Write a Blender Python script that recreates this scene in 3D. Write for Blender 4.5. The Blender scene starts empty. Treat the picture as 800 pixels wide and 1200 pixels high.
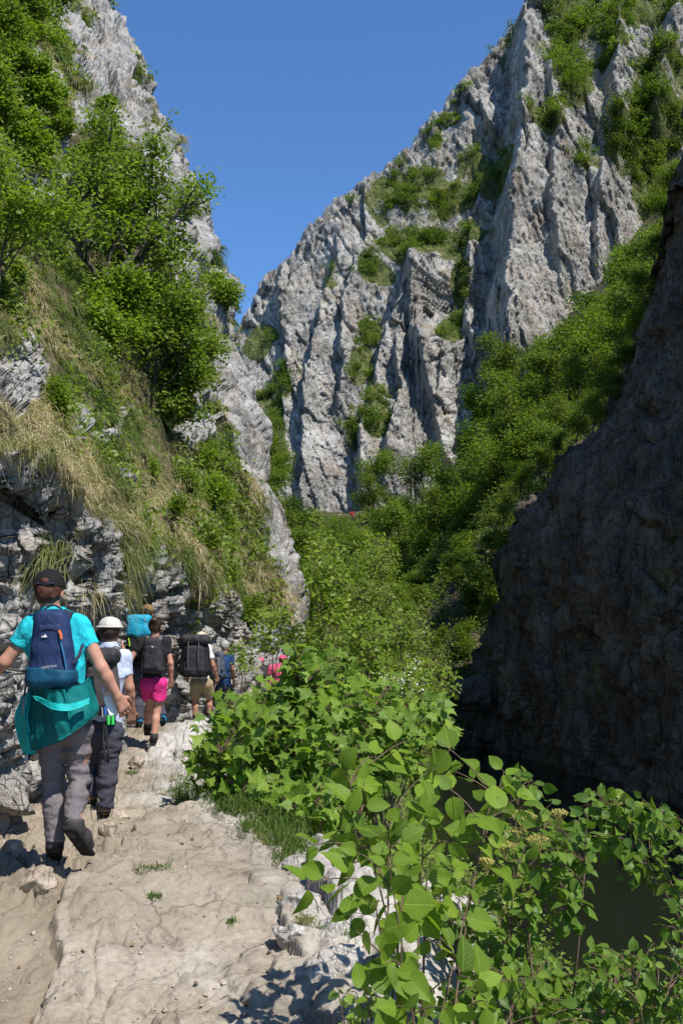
import bpy, math, random
import numpy as np
from mathutils import Vector, Matrix

# ------------------------------------------------------------------ basics
sc = bpy.context.scene
COL = sc.collection
rng = np.random.default_rng(11)
FP = 35.0 / 36.0 * 1200.0            # focal length in photo pixels
PITCH = math.radians(7.0)
CT, ST = math.cos(PITCH), math.sin(PITCH)
CAMZ = 1.6

def W(px, py, Y):
    """world point seen at photo pixel (px, py) at distance Y ahead"""
    u = (np.asarray(px, float) - 400) / FP
    v = (600 - np.asarray(py, float)) / FP
    t = np.asarray(Y, float) / (CT - v * ST)
    return np.stack([u * t, np.asarray(Y, float) + 0 * t, CAMZ + (ST + v * CT) * t], -1)

def proj(P):
    x = P[..., 0]; y = P[..., 1]; z = P[..., 2] - CAMZ
    f = y * CT + z * ST; up = -y * ST + z * CT
    f = np.where(f < 0.3, 0.3, f)
    return 400 + FP * x / f, 600 - FP * up / f

def sstep(a, b, x):
    t = np.clip((x - a) / (b - a), 0, 1)
    return t * t * (3 - 2 * t)

def nz(v):
    return v / np.maximum(np.linalg.norm(v, axis=-1, keepdims=True), 1e-9)

# ------------------------------------------------------------------ noise
def h3(i, j, k, s=0):
    n = (i * 73856093) ^ (j * 19349663) ^ (k * 83492791) ^ (s * 40503 + 12345)
    n = n & 0xffffffff
    n = ((n ^ (n >> 16)) * 0x45d9f3b) & 0xffffffff
    n = ((n ^ (n >> 16)) * 0x45d9f3b) & 0xffffffff
    n = n ^ (n >> 16)
    return n / 4294967296.0

def noise3(p, s=0):
    f = np.floor(p).astype(np.int64); t = p - f
    t = t * t * t * (t * (t * 6 - 15) + 10)
    i, j, k = f[..., 0], f[..., 1], f[..., 2]
    a, b, c = t[..., 0], t[..., 1], t[..., 2]
    r = 0
    for di in (0, 1):
        wa = a if di else 1 - a
        for dj in (0, 1):
            wb = b if dj else 1 - b
            for dk in (0, 1):
                wc = c if dk else 1 - c
                r = r + wa * wb * wc * h3(i + di, j + dj, k + dk, s)
    return r * 2 - 1

def fbm(p, o=4, s=0, gain=0.5):
    r = 0; a = 1.0; q = np.array(p, float)
    for n in range(o):
        r = r + a * noise3(q, s + n); a *= gain; q = q * 2.03 + 7.1
    return r

def ridged(p, o=4, s=0):
    r = 0; a = 1.0; q = np.array(p, float)
    for n in range(o):
        r = r + a * (1 - np.abs(noise3(q, s + n)) * 2); a *= 0.5; q = q * 2.1 + 3.7
    return r

def facet(p, s=0, jit=0.9):
    """2-D cells with a random height and tilt each: the broken faces of fractured rock"""
    f = np.floor(p).astype(np.int64)
    d1 = np.full(p.shape[:-1], 9.0); d2 = d1.copy(); h = np.zeros_like(d1)
    for di in (-1, 0, 1):
        for dj in (-1, 0, 1):
            i, j = f[..., 0] + di, f[..., 1] + dj
            r1, r2 = h3(i, j, i * 0, s), h3(i, j, i * 0 + 1, s)
            r3, r4 = h3(i, j, i * 0 + 2, s), h3(i, j, i * 0 + 3, s)
            ox = p[..., 0] - (i + .5 + jit * (r1 - .5)); oy = p[..., 1] - (j + .5 + jit * (r2 - .5))
            d = np.sqrt(ox * ox + oy * oy)
            hh = (h3(i, j, i * 0 + 4, s) - .5) + 1.3 * (ox * (r3 - .5) + oy * (r4 - .5))
            near = d < d1
            d2 = np.where(near, d1, np.minimum(d2, d)); h = np.where(near, hh, h); d1 = np.where(near, d, d1)
    return h, d2 - d1

def facet3(p, s=0, jit=0.9):
    f = np.floor(p).astype(np.int64)
    d1 = np.full(p.shape[:-1], 9.0, np.float32); d2 = d1.copy(); h = np.zeros_like(d1); fr = (p - f).astype(np.float32)
    for di in (-1, 0, 1):
        for dj in (-1, 0, 1):
            for dk in (-1, 0, 1):
                i, j, k = f[..., 0] + di, f[..., 1] + dj, f[..., 2] + dk
                a = h3(i, j, k, s); b = (a * 977.13) % 1; c = (a * 8191.71) % 1; e = (a * 65537.37) % 1
                o = np.stack([fr[..., 0] - di - .5 - jit * (a - .5), fr[..., 1] - dj - .5 - jit * (b - .5), fr[..., 2] - dk - .5 - jit * (c - .5)], -1)
                d = np.sqrt((o * o).sum(-1))
                hh = (e - .5) + 1.3 * (o[..., 0] * ((e * 37.7) % 1 - .5) + o[..., 1] * ((e * 91.3) % 1 - .5) + o[..., 2] * ((e * 53.9) % 1 - .5))
                near = d < d1
                d2 = np.where(near, d1, np.minimum(d2, d)); h = np.where(near, hh, h); d1 = np.where(near, d, d1)
    return h, d2 - d1

# ------------------------------------------------------------------ objects
def link(name, me, mats, parent=None, smooth=True):
    if not isinstance(mats, (list, tuple)): mats = [mats]
    for m in mats: me.materials.append(m)
    if smooth: me.polygons.foreach_set('use_smooth', np.ones(len(me.polygons), bool))
    o = bpy.data.objects.new(name, me); COL.objects.link(o)
    if parent is not None: o.parent = parent
    return o

def mk(name, V, faces, attrs=None, mi=None):
    """mesh from vertices and a list of equal-sided face arrays"""
    me = bpy.data.meshes.new(name)
    V = np.ascontiguousarray(V, np.float32)
    faces = [np.asarray(f, np.int32) for f in faces if len(f)]
    me.vertices.add(len(V)); me.vertices.foreach_set('co', V.ravel())
    nl = sum(f.size for f in faces); nf = sum(len(f) for f in faces)
    me.loops.add(nl); me.loops.foreach_set('vertex_index', np.concatenate([f.ravel() for f in faces]))
    tot = np.concatenate([np.full(len(f), f.shape[1], np.int32) for f in faces])
    st = np.concatenate([[0], np.cumsum(tot)[:-1]]).astype(np.int32)
    me.polygons.add(nf); me.polygons.foreach_set('loop_start', st); me.polygons.foreach_set('loop_total', tot)
    if mi is not None: me.polygons.foreach_set('material_index', np.asarray(mi, np.int32))
    for k, a in (attrs or {}).items():
        at = me.attributes.new(k, 'FLOAT', 'POINT'); at.data.foreach_set('value', np.ascontiguousarray(a, np.float32))
    me.update(calc_edges=True)
    return me

def thing(name, label, cat, loc=(0, 0, 0), group=None, rz=0):
    o = bpy.data.objects.new(name, None); COL.objects.link(o)
    o.location = loc; o.rotation_euler = (0, 0, rz); o.empty_display_size = 0.1
    return tag(o, label, cat, group)

def tag(o, label, cat, group=None, kind=None):
    if label: o['label'] = label
    if cat: o['category'] = cat
    if group: o['group'] = group
    if kind: o['kind'] = kind
    return o

def dup(root, loc, rz=0.0, scale=1.0, label=None, group=None, tilt=(0, 0)):
    r = root.copy(); COL.objects.link(r)
    r.location = loc; r.rotation_euler = (tilt[0], tilt[1], rz); r.scale = (scale,) * 3 if np.isscalar(scale) else scale
    if label: r['label'] = label
    if group: r['group'] = group
    for ch in list(root.children):
        c = ch.copy(); COL.objects.link(c); c.parent = r
    return r

def place(o, loc, rz=0.0, scale=1.0):
    o.location = loc; o.rotation_euler = (0, 0, rz); o.scale = (scale,) * 3 if np.isscalar(scale) else scale

# ------------------------------------------------------------------ grids
def cr_weights(n, counts):
    """Catmull-Rom weights for a row of n knots with counts[i] samples per interval"""
    rows = []
    for i, c in enumerate(counts):
        for t in np.arange(c) / c:
            rows.append((i, t))
    rows.append((n - 2, 1.0))
    M = np.zeros((len(rows), n))
    for r, (i, t) in enumerate(rows):
        b = [-.5 * t + t * t - .5 * t ** 3, 1 - 2.5 * t * t + 1.5 * t ** 3, .5 * t + 2 * t * t - 1.5 * t ** 3, -.5 * t * t + .5 * t ** 3]
        for q, w in zip((i - 1, i, i + 1, i + 2), b):
            if q < 0: M[r, 0] += 2 * w; M[r, 1] -= w
            elif q > n - 1: M[r, n - 1] += 2 * w; M[r, n - 2] -= w
            else: M[r, q] += w
    return M

def loft(C, cu, cv):
    Wu, Wv = cr_weights(C.shape[0], cu), cr_weights(C.shape[1], cv)
    return np.einsum('ui,vj,ijk->uvk', Wu, Wv, C)

def gnormals(P):
    du = np.gradient(P, axis=0); dv = np.gradient(P, axis=1)
    return nz(np.cross(du, dv))

def gridmesh(name, P, attrs=None, flip=False):
    n, m = P.shape[:2]
    idx = np.arange(n * m).reshape(n, m)
    q = np.stack([idx[:-1, :-1], idx[1:, :-1], idx[1:, 1:], idx[:-1, 1:]], -1).reshape(-1, 4)
    if flip: q = q[:, ::-1]
    return mk(name, P.reshape(-1, 3), [q], {k: a.ravel() for k, a in (attrs or {}).items()})

def gmask(px, py, blobs):
    """blobs: (cx, cy, rx, ry) soft ellipses"""
    m = np.zeros_like(px)
    for cx, cy, rx, ry in blobs:
        d = np.sqrt(((px - cx) / rx) ** 2 + ((py - cy) / ry) ** 2)
        m = np.maximum(m, 1 - sstep(.7, 1.25, d))
    return m

# ------------------------------------------------------------------ tubes
def tubes(paths, sides=6):
    """paths: list of (points (k,3), radii (k)) -> V, quads"""
    VV, FF, off = [], [], 0
    ang = np.arange(sides) / sides * 2 * np.pi
    for P, R in paths:
        P = np.asarray(P, float); R = np.broadcast_to(np.asarray(R, float), (len(P),))
        T = nz(np.gradient(P, axis=0))
        ref = np.array([0.0, 0, 1]) if abs(T[0, 2]) < .9 else np.array([1.0, 0, 0])
        X = nz(np.cross(T, ref)); Y = np.cross(T, X)
        ring = P[:, None] + R[:, None, None] * (X[:, None] * np.cos(ang)[None, :, None] + Y[:, None] * np.sin(ang)[None, :, None])
        k = len(P)
        VV.append(ring.reshape(-1, 3)); idx = np.arange(k * sides).reshape(k, sides) + off
        nx = np.roll(idx, -1, 1)
        FF.append(np.stack([idx[:-1], nx[:-1], nx[1:], idx[1:]], -1).reshape(-1, 4))
        off += k * sides
    return np.concatenate(VV), np.concatenate(FF)

def tube_obj(name, paths, mat, parent=None, sides=6):
    V, F = tubes(paths, sides)
    return link(name, mk(name, V, [F]), mat, parent)

# ------------------------------------------------------------------ signed-distance solids
class Vol:
    def __init__(s, lo, hi, h):
        s.lo = np.asarray(lo, float); s.h = h
        s.n = np.ceil((np.asarray(hi, float) - s.lo) / h).astype(int) + 1
        s.v = np.full(s.n, .5, np.float32)
    def sub(s, lo, hi):
        a = np.clip(np.floor((lo - s.lo) / s.h).astype(int), 0, s.n); b = np.clip(np.ceil((hi - s.lo) / s.h).astype(int) + 1, 0, s.n)
        sl = tuple(slice(a[i], b[i]) for i in range(3))
        g = np.meshgrid(*[s.lo[i] + s.h * np.arange(a[i], b[i]) for i in range(3)], indexing='ij')
        return sl, np.stack(g, -1)
    def _join(s, sl, d, k):
        a = s.v[sl]
        if k > 0:
            t = np.clip(.5 + .5 * (d - a) / k, 0, 1)
            s.v[sl] = d + (a - d) * t - k * t * (1 - t)
        else: s.v[sl] = np.minimum(a, d)
    def cone(s, a, b, ra, rb, k=.03, cut0=False, cut1=False):
        a = np.asarray(a, float); b = np.asarray(b, float); m = max(ra, rb) + k + 2 * s.h
        sl, g = s.sub(np.minimum(a, b) - m, np.maximum(a, b) + m)
        if g.size == 0: return s
        ab = b - a; L2 = max(ab @ ab, 1e-9)
        traw = ((g - a) @ ab) / L2; t = np.clip(traw, 0, 1)
        d = np.linalg.norm(g - a - t[..., None] * ab, axis=-1) - (ra + (rb - ra) * t)
        L = math.sqrt(L2)
        if cut1: d = np.maximum(d, (traw - 1) * L)
        if cut0: d = np.maximum(d, -traw * L)
        s._join(sl, d, k); return s
    def ell(s, c, r, R=None, k=.02, cutz=None):
        c = np.asarray(c, float); r = np.asarray(r, float); m = max(r) + k + 2 * s.h
        sl, g = s.sub(c - m, c + m)
        if g.size == 0: return s
        q = g - c
        if R is not None: q = q @ R
        k0 = np.linalg.norm(q / r, axis=-1); k1 = np.linalg.norm(q / (r * r), axis=-1)
        d = k0 * (k0 - 1) / np.maximum(k1, 1e-6)
        if cutz is not None: d = np.maximum(d, cutz - q[..., 2])
        s._join(sl, d, k); return s
    def box(s, c, hsz, rad, R=None, k=.01, taper=0.0):
        c = np.asarray(c, float); hsz = np.asarray(hsz, float); m = np.linalg.norm(hsz) + k + 2 * s.h
        sl, g = s.sub(c - m, c + m)
        if g.size == 0: return s
        q = g - c
        if R is not None: q = q @ R
        if taper:
            f = 1 - taper * np.clip(q[..., 2:3] / hsz[2], -1, 1); q = q / np.concatenate([f, 1 - .6 * (1 - f), np.ones_like(f)], -1)
        e = np.abs(q) - (hsz - rad)
        d = np.linalg.norm(np.maximum(e, 0), axis=-1) + np.minimum(e.max(-1), 0) - rad
        s._join(sl, d, k); return s
    def cut(s, p, n):
        n = np.asarray(n, float); n = n / np.linalg.norm(n)
        sl, g = s.sub(s.lo, s.lo + s.n * s.h)
        s.v = np.maximum(s.v, ((g - np.asarray(p)) @ n).astype(np.float32)); return s
    def rough(s, amp, freq, seed=0, o=3):
        near = np.abs(s.v) < amp * 3 + 2 * s.h
        ii = np.argwhere(near)
        p = s.lo + ii * s.h
        s.v[near] += amp * fbm(p * freq, o, seed); return s
    def mesh(s, name):
        v = s.v; v = np.pad(v, 1, constant_values=.5); lo = s.lo - s.h
        S = v < 0
        a = S[:-1] ; cnt = np.zeros(tuple(d - 1 for d in v.shape), np.int8)
        for i in (0, 1):
            for j in (0, 1):
                for k in (0, 1):
                    cnt += S[i:v.shape[0] - 1 + i, j:v.shape[1] - 1 + j, k:v.shape[2] - 1 + k]
        act = (cnt > 0) & (cnt < 8); cells = np.argwhere(act)
        ids = np.full(act.shape, -1, np.int32); ids[act] = np.arange(len(cells))
        acc = np.zeros((len(cells), 3)); num = np.zeros(len(cells))
        cor = [(i, j, k) for i in (0, 1) for j in (0, 1) for k in (0, 1)]
        val = {c: v[cells[:, 0] + c[0], cells[:, 1] + c[1], cells[:, 2] + c[2]] for c in cor}
        for c in cor:
            for ax in range(3):
                if c[ax]: continue
                e = list(c); e[ax] = 1; e = tuple(e)
                A, B = val[c], val[e]; x = (A < 0) != (B < 0)
                t = np.where(x, A / np.where(A == B, 1, A - B), 0)
                pos = np.array(c, float)[None].repeat(len(cells), 0); pos[:, ax] += t
                acc += np.where(x[:, None], pos, 0); num += x
        V = lo + s.h * (cells + acc / np.maximum(num, 1)[:, None])
        Q = []
        for ax in range(3):
            o1, o2 = [(1, 2), (2, 0), (0, 1)][ax]
            A = np.take(S, range(S.shape[ax] - 1), ax); B = np.take(S, range(1, S.shape[ax]), ax)
            e = np.argwhere(A != B); e = e[(e[:, o1] > 0) & (e[:, o2] > 0)]
            e = e[(e[:, o1] < S.shape[o1] - 1) & (e[:, o2] < S.shape[o2] - 1)]
            ins = A[e[:, 0], e[:, 1], e[:, 2]]
            def cid(d1, d2):
                q = e.copy(); q[:, o1] -= d1; q[:, o2] -= d2
                return ids[q[:, 0], q[:, 1], q[:, 2]]
            q = np.stack([cid(1, 1), cid(0, 1), cid(0, 0), cid(1, 0)], -1)
            q = np.where(ins[:, None], q, q[:, ::-1]); Q.append(q)
        return mk(name, V, [np.concatenate(Q)])
    def obj(s, name, mat, parent=None):
        o = link(name, s.mesh(name), mat, parent)
        return o

# ------------------------------------------------------------------ leaves
def tmpl(kind):
    if kind == 'card':      # two folded triangles
        return np.array([(0, 0, 0), (.33, .42, .07), (0, 1, -.06), (-.33, .42, .07)], float), [np.array([(0, 1, 2)]), np.array([(0, 2, 3)])]
    if kind == 'oval':
        V = [(0, 0, 0), (.25, .18, .05), (.34, .48, .05), (.2, .78, .0), (0, 1, -.1), (-.2, .78, 0), (-.34, .48, .05), (-.25, .18, .05), (0, .2, 0), (0, .5, 0), (0, .78, -.04)]
        return np.array(V, float), [np.array([(0, 1, 8), (0, 8, 7), (10, 3, 4), (10, 4, 5)]), np.array([(8, 1, 2, 9), (9, 2, 3, 10), (8, 9, 6, 7), (9, 10, 5, 6)])]
    if kind == 'broad':     # wide, softly toothed, drooping leaf with a sunken midrib
        V = []; ys = [0, .08, .25, .45, .65, .83, 1]; ws = [0, .20, .33, .36, .29, .14, 0]
        for y, w in zip(ys, ws):
            zc = -.16 * y * y
            V += [(-w, y - .05 * (w > .3), zc + .08 * w / .43), (-w * .5, y, zc + .05 * w / .43), (0, y, zc), (w * .5, y, zc + .05 * w / .43), (w, y - .05 * (w > .3), zc + .08 * w / .43)]
        V = np.array(V, float); F = []
        for i in range(6):
            for j in range(4): F.append((i * 5 + j, i * 5 + j + 1, i * 5 + j + 6, i * 5 + j + 5))
        return V, [np.array(F)]
    if kind == 'maple':
        half = [(.10, .04), (.34, -.08), (.30, .12), (.62, .30), (.36, .40), (.30, .52), (.16, .60)]
        out = [(0, 0)] + half + [(0, 1.0)] + [(-x, y) for x, y in half[::-1]]
        z = [.02, .03, -.05, .03, -.10, .02, .02, .02, -.10, .02, .02, .02, -.10, .03, -.05, .03]
        V = [(0, .28, 0)] + [(x, y, zz) for (x, y), zz in zip(out, z)]
        n = len(out); F = [(0, 1 + i, 1 + (i + 1) % n) for i in range(n)]
        return np.array(V, float), [np.array(F)]

def leaves(name, pos, nrm, dr, size, kind, tint, extra=None):
    T, F = tmpl(kind); n = len(pos); k = len(T)
    z = nz(np.asarray(nrm, float)); y = np.asarray(dr, float); y = nz(y - (y * z).sum(-1, keepdims=True) * z); x = np.cross(y, z)
    s = np.broadcast_to(np.asarray(size, float), (n,))[:, None, None]
    rl = np.random.default_rng(n + 17)
    wd = rl.uniform(.78, 1.15, n)[:, None, None]; cu = rl.normal(1.1, .75, n)[:, None, None]; tw = rl.normal(0, .22, n)[:, None, None]
    Tx, Ty, Tz = T[None, :, 0:1], T[None, :, 1:2], T[None, :, 2:3]
    V = pos[:, None] + s * (Tx * wd * x[:, None] + Ty * y[:, None] + (Tz * cu + tw * Tx * Ty * 1.5) * z[:, None])
    off = (np.arange(n) * k)[:, None, None]
    return mk(name, V.reshape(-1, 3), [(f[None] + off).reshape(-1, f.shape[1]) for f in F], {'tint': np.repeat(tint, k), 'lu': np.tile(T[:, 0], n), 'lv': np.tile(T[:, 1], n)} if kind in ('broad', 'maple') else {'tint': np.repeat(tint, k)})

def runit(n, r=rng):
    return nz(r.normal(size=(n, 3)))
# ------------------------------------------------------------------ materials
class NT:
    def __init__(s, name):
        s.m = bpy.data.materials.new(name); s.m.use_nodes = True
        s.t = s.m.node_tree; s.t.nodes.clear()
        s.out = s.n('ShaderNodeOutputMaterial')
    def n(s, t, **kw):
        o = s.t.nodes.new(t)
        for k, v in kw.items():
            if k.startswith('i_'):
                key = k[2:]; key = int(key) if key.isdigit() else key.replace('_', ' ')
                o.inputs[key].default_value = v
            else: setattr(o, k, v)
        return o
    def l(s, a, b): s.t.links.new(a, b)
    def coord(s, scale=(1, 1, 1), rot=(0, 0, 0)):
        tc = s.n('ShaderNodeTexCoord'); mp = s.n('ShaderNodeMapping')
        mp.inputs['Scale'].default_value = scale; mp.inputs['Rotation'].default_value = rot
        s.l(tc.outputs['Object'], mp.inputs['Vector']); return mp.outputs['Vector']
    def noise(s, vec, scale, detail=6, rough=.6, dist=0.0):
        o = s.n('ShaderNodeTexNoise'); o.inputs['Scale'].default_value = scale; o.inputs['Detail'].default_value = detail
        o.inputs['Roughness'].default_value = rough; o.inputs['Distortion'].default_value = dist
        s.l(vec, o.inputs['Vector']); return o.outputs['Fac']
    def vor(s, vec, scale, feature='DISTANCE_TO_EDGE'):
        o = s.n('ShaderNodeTexVoronoi', feature=feature); o.inputs['Scale'].default_value = scale
        s.l(vec, o.inputs['Vector']); return o.outputs['Distance']
    def ramp(s, fac, stops):
        o = s.n('ShaderNodeValToRGB'); e = o.color_ramp.elements
        while len(e) < len(stops): e.new(.5)
        for q, (p, c) in zip(e, stops):
            q.position = p; q.color = (*(c if not np.isscalar(c) else (c, c, c)), 1)
        s.l(fac, o.inputs['Fac']); return o.outputs['Color']
    def mix(s, fac, a, b, mode='MIX'):
        o = s.n('ShaderNodeMix', data_type='RGBA', blend_type=mode)
        for sock, v in ((o.inputs[0], fac), (o.inputs[6], a), (o.inputs[7], b)):
            if isinstance(v, bpy.types.NodeSocket): s.l(v, sock)
            elif np.isscalar(v): sock.default_value = v
            else: sock.default_value = (*v, 1)
        return o.outputs[2]
    def math(s, op, a, b=0.0):
        o = s.n('ShaderNodeMath', operation=op)
        for sock, v in ((o.inputs[0], a), (o.inputs[1], b)):
            if isinstance(v, bpy.types.NodeSocket): s.l(v, sock)
            else: sock.default_value = v
        return o.outputs[0]
    def attr(s, name):
        return s.n('ShaderNodeAttribute', attribute_name=name).outputs['Fac']
    def bump(s, h, strength=.5, dist=.02, nrm=None):
        o = s.n('ShaderNodeBump'); o.inputs['Strength'].default_value = strength; o.inputs['Distance'].default_value = dist
        s.l(h, o.inputs['Height'])
        if nrm is not None: s.l(nrm, o.inputs['Normal'])
        return o.outputs['Normal']
    def bsdf(s, col, rough=.9, nrm=None, spec=.3, **kw):
        o = s.n('ShaderNodeBsdfPrincipled')
        for sock, v in ((o.inputs['Base Color'], col), (o.inputs['Roughness'], rough), (o.inputs['Specular IOR Level'], spec)):
            if isinstance(v, bpy.types.NodeSocket): s.l(v, sock)
            elif np.isscalar(v): sock.default_value = v
            else: sock.default_value = (*v, 1)
        for k, v in kw.items(): o.inputs[k].default_value = v
        if nrm is not None: s.l(nrm, o.inputs['Normal'])
        return o
    def done(s, sh):
        s.l(sh if isinstance(sh, bpy.types.NodeSocket) else sh.outputs[0], s.out.inputs['Surface']); return s.m

def rock_mat(name, dark, mid, light, k=1.0, streak=0.0, warm=None, veg=None, bump=.6, bd=.03, pits=.5, lichen=.25):
    """weathered limestone: k is 1/metres of the main blotch size"""
    t = NT(name); c = t.coord(); cs = t.coord((1, 1, .22), (0, .12, 0))
    n1 = t.noise(c, k, 5, .62); n2 = t.noise(c, k * 6, 5, .65); n3 = t.noise(cs, k * 3.1, 4, .65, .4)
    f = t.math('ADD', t.math('MULTIPLY', n1, .45), t.math('ADD', t.math('MULTIPLY', n2, .3), t.math('MULTIPLY', n3, .25)))
    col = t.ramp(f, [(.33, dark), (.47, mid), (.62, light)])
    if warm is not None:
        col = t.mix(t.ramp(t.noise(c, k * .7 + .13, 5, .6), [(.5, 0.0), (.68, .75)]), col, warm)
    e = t.vor(c, k * 2.3); crack = t.ramp(e, [(.0, 1.0), (.035, 0.0)])
    crk = t.math('MULTIPLY', crack, t.ramp(t.noise(c, k * 1.7, 3), [(.45, 0.0), (.6, 1.0)]))
    col = t.mix(t.math('MULTIPLY', crk, .55), col, tuple(x * .35 for x in dark))
    e2 = t.vor(t.coord((1, 1, .4), (0, .25, 0)), k * 8); crk2 = t.math('MULTIPLY', t.ramp(e2, [(0.0, 1.0), (.05, 0.0)]), t.ramp(n2, [(.42, 1.0), (.55, 0.0)]))
    col = t.mix(t.math('MULTIPLY', crk2, .5), col, tuple(x * .4 for x in dark)); crk = t.math('MAXIMUM', crk, crk2)
    e3 = t.vor(t.coord((1, 1, .13), (0, .3, 0)), k * 5); crk3 = t.math('MULTIPLY', t.ramp(e3, [(0.0, 1.0), (.04, 0.0)]), t.ramp(n1, [(.40, 1.0), (.6, 0.0)]))
    col = t.mix(t.math('MULTIPLY', crk3, .55), col, tuple(x * .35 for x in dark)); crk = t.math('MAXIMUM', crk, crk3)
    pit = t.ramp(t.noise(c, k * 13, 4, .7), [(.28, 1.0), (.40, 0.0)])
    col = t.mix(t.math('MULTIPLY', pit, pits), col, tuple(x * .45 for x in dark))
    lic = t.ramp(t.noise(c, k * 4.3, 5, .7, .5), [(.60, 0.0), (.66, 1.0)])
    col = t.mix(t.math('MULTIPLY', lic, lichen), col, tuple(min(1, x * 1.25) for x in light))
    if streak:
        sn = t.noise(t.coord((1, 1, .05)), k * 2.2, 6, .65)
        col = t.mix(t.math('MULTIPLY', t.ramp(sn, [(.46, 0.0), (.62, 1.0)]), streak), col, tuple(x * .55 for x in dark))
    h = t.math('ADD', t.math('MULTIPLY', n2, 1.0), t.math('ADD', t.math('MULTIPLY', t.noise(c, k * 22, 3, .7), .5), t.math('MULTIPLY', crk, -.5)))
    h = t.math('ADD', h, t.math('MULTIPLY', pit, -.35))
    nrm = t.bump(h, bump, bd)
    if veg is not None:
        vn = t.noise(c, k * 5, 6, .7)
        vc = t.ramp(vn, [(.35, veg[0]), (.5, veg[1]), (.65, veg[2])])
        vm = t.ramp(t.math('ADD', t.attr('veg'), t.math('MULTIPLY', t.math('SUBTRACT', vn, .5), 1.2)), [(.46, 0.0), (.60, 1.0)])
        col = t.mix(vm, col, vc)
    return t.done(t.bsdf(col, .92, nrm, .2))

def leaf_mat(name, a, b, c=None, trans=.45, rough=.45, spec=.25, veins=0):
    t = NT(name); tint = t.attr('tint')
    stops = [(0.0, a), (.75, b), (1.0, c or b)]
    col = t.ramp(tint, stops)
    nrm = None
    if veins:
        u = t.math('ABSOLUTE', t.attr('lu')); v = t.attr('lv')
        mid = t.ramp(u, [(.006, 1.0), (.02, 0.0)])
        w = t.math('FRACT', t.math('MULTIPLY', t.math('SUBTRACT', v, t.math('MULTIPLY', u, .75)), veins))
        lat = t.ramp(t.math('ABSOLUTE', t.math('SUBTRACT', w, .5)), [(.02, 1.0), (.10, 0.0)])
        vn = t.math('MAXIMUM', mid, t.math('MULTIPLY', lat, .55))
        blot = t.noise(t.coord(), 35, 4, .6)
        col = t.mix(t.ramp(blot, [(.5, 0.0), (.75, .35)]), col, tuple(x * .7 for x in a))
        col = t.mix(t.math('MULTIPLY', vn, .38), col, tuple(min(1, x * 1.5 + .03) for x in (c or b)))
        nrm = t.bump(t.math('SUBTRACT', t.math('MULTIPLY', blot, .5), vn), .45, .003)
    p = t.bsdf(col, rough, nrm, spec)
    tr = t.n('ShaderNodeBsdfTranslucent')
    tc = t.mix(1.0, col, (1.15, 1.2, .55), 'MULTIPLY'); t.l(tc, tr.inputs['Color'])
    mx = t.n('ShaderNodeMixShader'); mx.inputs[0].default_value = trans
    t.l(p.outputs[0], mx.inputs[1]); t.l(tr.outputs[0], mx.inputs[2])
    return t.done(mx)

def cloth_mat(name, col, rough=.85, weave=260, wr=.6, var=.16, sheen=.0):
    t = NT(name); c = t.coord()
    n = t.noise(c, 9, 5, .6, .6)
    cc = t.mix(t.ramp(n, [(.3, 0.0), (.7, 1.0)]), tuple(x * (1 - var) for x in col), tuple(min(1, x * (1 + var)) for x in col))
    h = t.math('ADD', t.math('MULTIPLY', t.noise(t.coord((1, 1, .6)), 17, 4, .55, 1.2), 1.0), t.math('MULTIPLY', t.noise(c, weave, 2), .08))
    return t.done(t.bsdf(cc, rough, t.bump(h, wr, .03), .25))

def plain(name, col, rough=.6, spec=.3, metal=0.0, bump=0.0, scale=60):
    t = NT(name); c = t.coord(); n = t.noise(c, scale, 4)
    cc = t.mix(n, tuple(x * .8 for x in col), tuple(min(1, x * 1.15) for x in col))
    return t.done(t.bsdf(cc, rough, t.bump(n, bump, .004) if bump else None, spec, Metallic=metal))

def skin_mat(name, col):
    t = NT(name); c = t.coord()
    n = t.noise(c, 26, 5, .6)
    cc = t.mix(t.ramp(n, [(.35, 0.0), (.65, 1.0)]), tuple(x * y for x, y in zip(col, (.93, .82, .78))), col)
    p = t.bsdf(cc, .55, t.bump(t.noise(c, 130, 3), .15, .003), .35)
    p.inputs['Subsurface Weight'].default_value = .12; p.inputs['Subsurface Scale'].default_value = .01
    p.inputs['Subsurface Radius'].default_value = (1, .35, .2)
    return t.done(p)

def bark_mat(name, a, b):
    t = NT(name); c = t.coord((1, 1, .25)); n = t.noise(c, 30, 6, .7)
    return t.done(t.bsdf(t.ramp(n, [(.3, a), (.7, b)]), .9, t.bump(n, .6, .01), .2))

VEG = ((.04, .06, .016), (.085, .105, .03), (.19, .165, .085))
M = {}
M['far_rock'] = rock_mat('far_rock', (.13, .125, .115), (.315, .302, .278), (.46, .445, .412), .11, .5, (.34, .275, .205), VEG, .9, .45, .15, .2)
M['wall_rock'] = rock_mat('wall_rock', (.12, .115, .108), (.30, .29, .272), (.49, .472, .445), 1.1, .0, (.33, .27, .205),
                          ((.05, .05, .02), (.10, .092, .04), (.19, .155, .085)), .9, .05, .55, .35)
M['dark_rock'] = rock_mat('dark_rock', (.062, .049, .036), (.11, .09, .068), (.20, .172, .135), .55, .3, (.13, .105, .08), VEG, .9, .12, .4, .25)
M['soil'] = rock_mat('soil', (.035, .03, .02), (.075, .06, .038), (.14, .115, .08), .8, 0, (.05, .065, .02), None, .8, .06)
M['boulder'] = rock_mat('boulder', (.19, .175, .155), (.42, .39, .35), (.62, .59, .54), 3.0, 0, (.42, .35, .27), None, .8, .02, .5, .3)
M['tan_stone'] = rock_mat('tan_stone', (.21, .165, .125), (.40, .325, .25), (.52, .44, .35), 3.0, 0, (.36, .28, .2), None, .7, .015, .3, .1)

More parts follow.
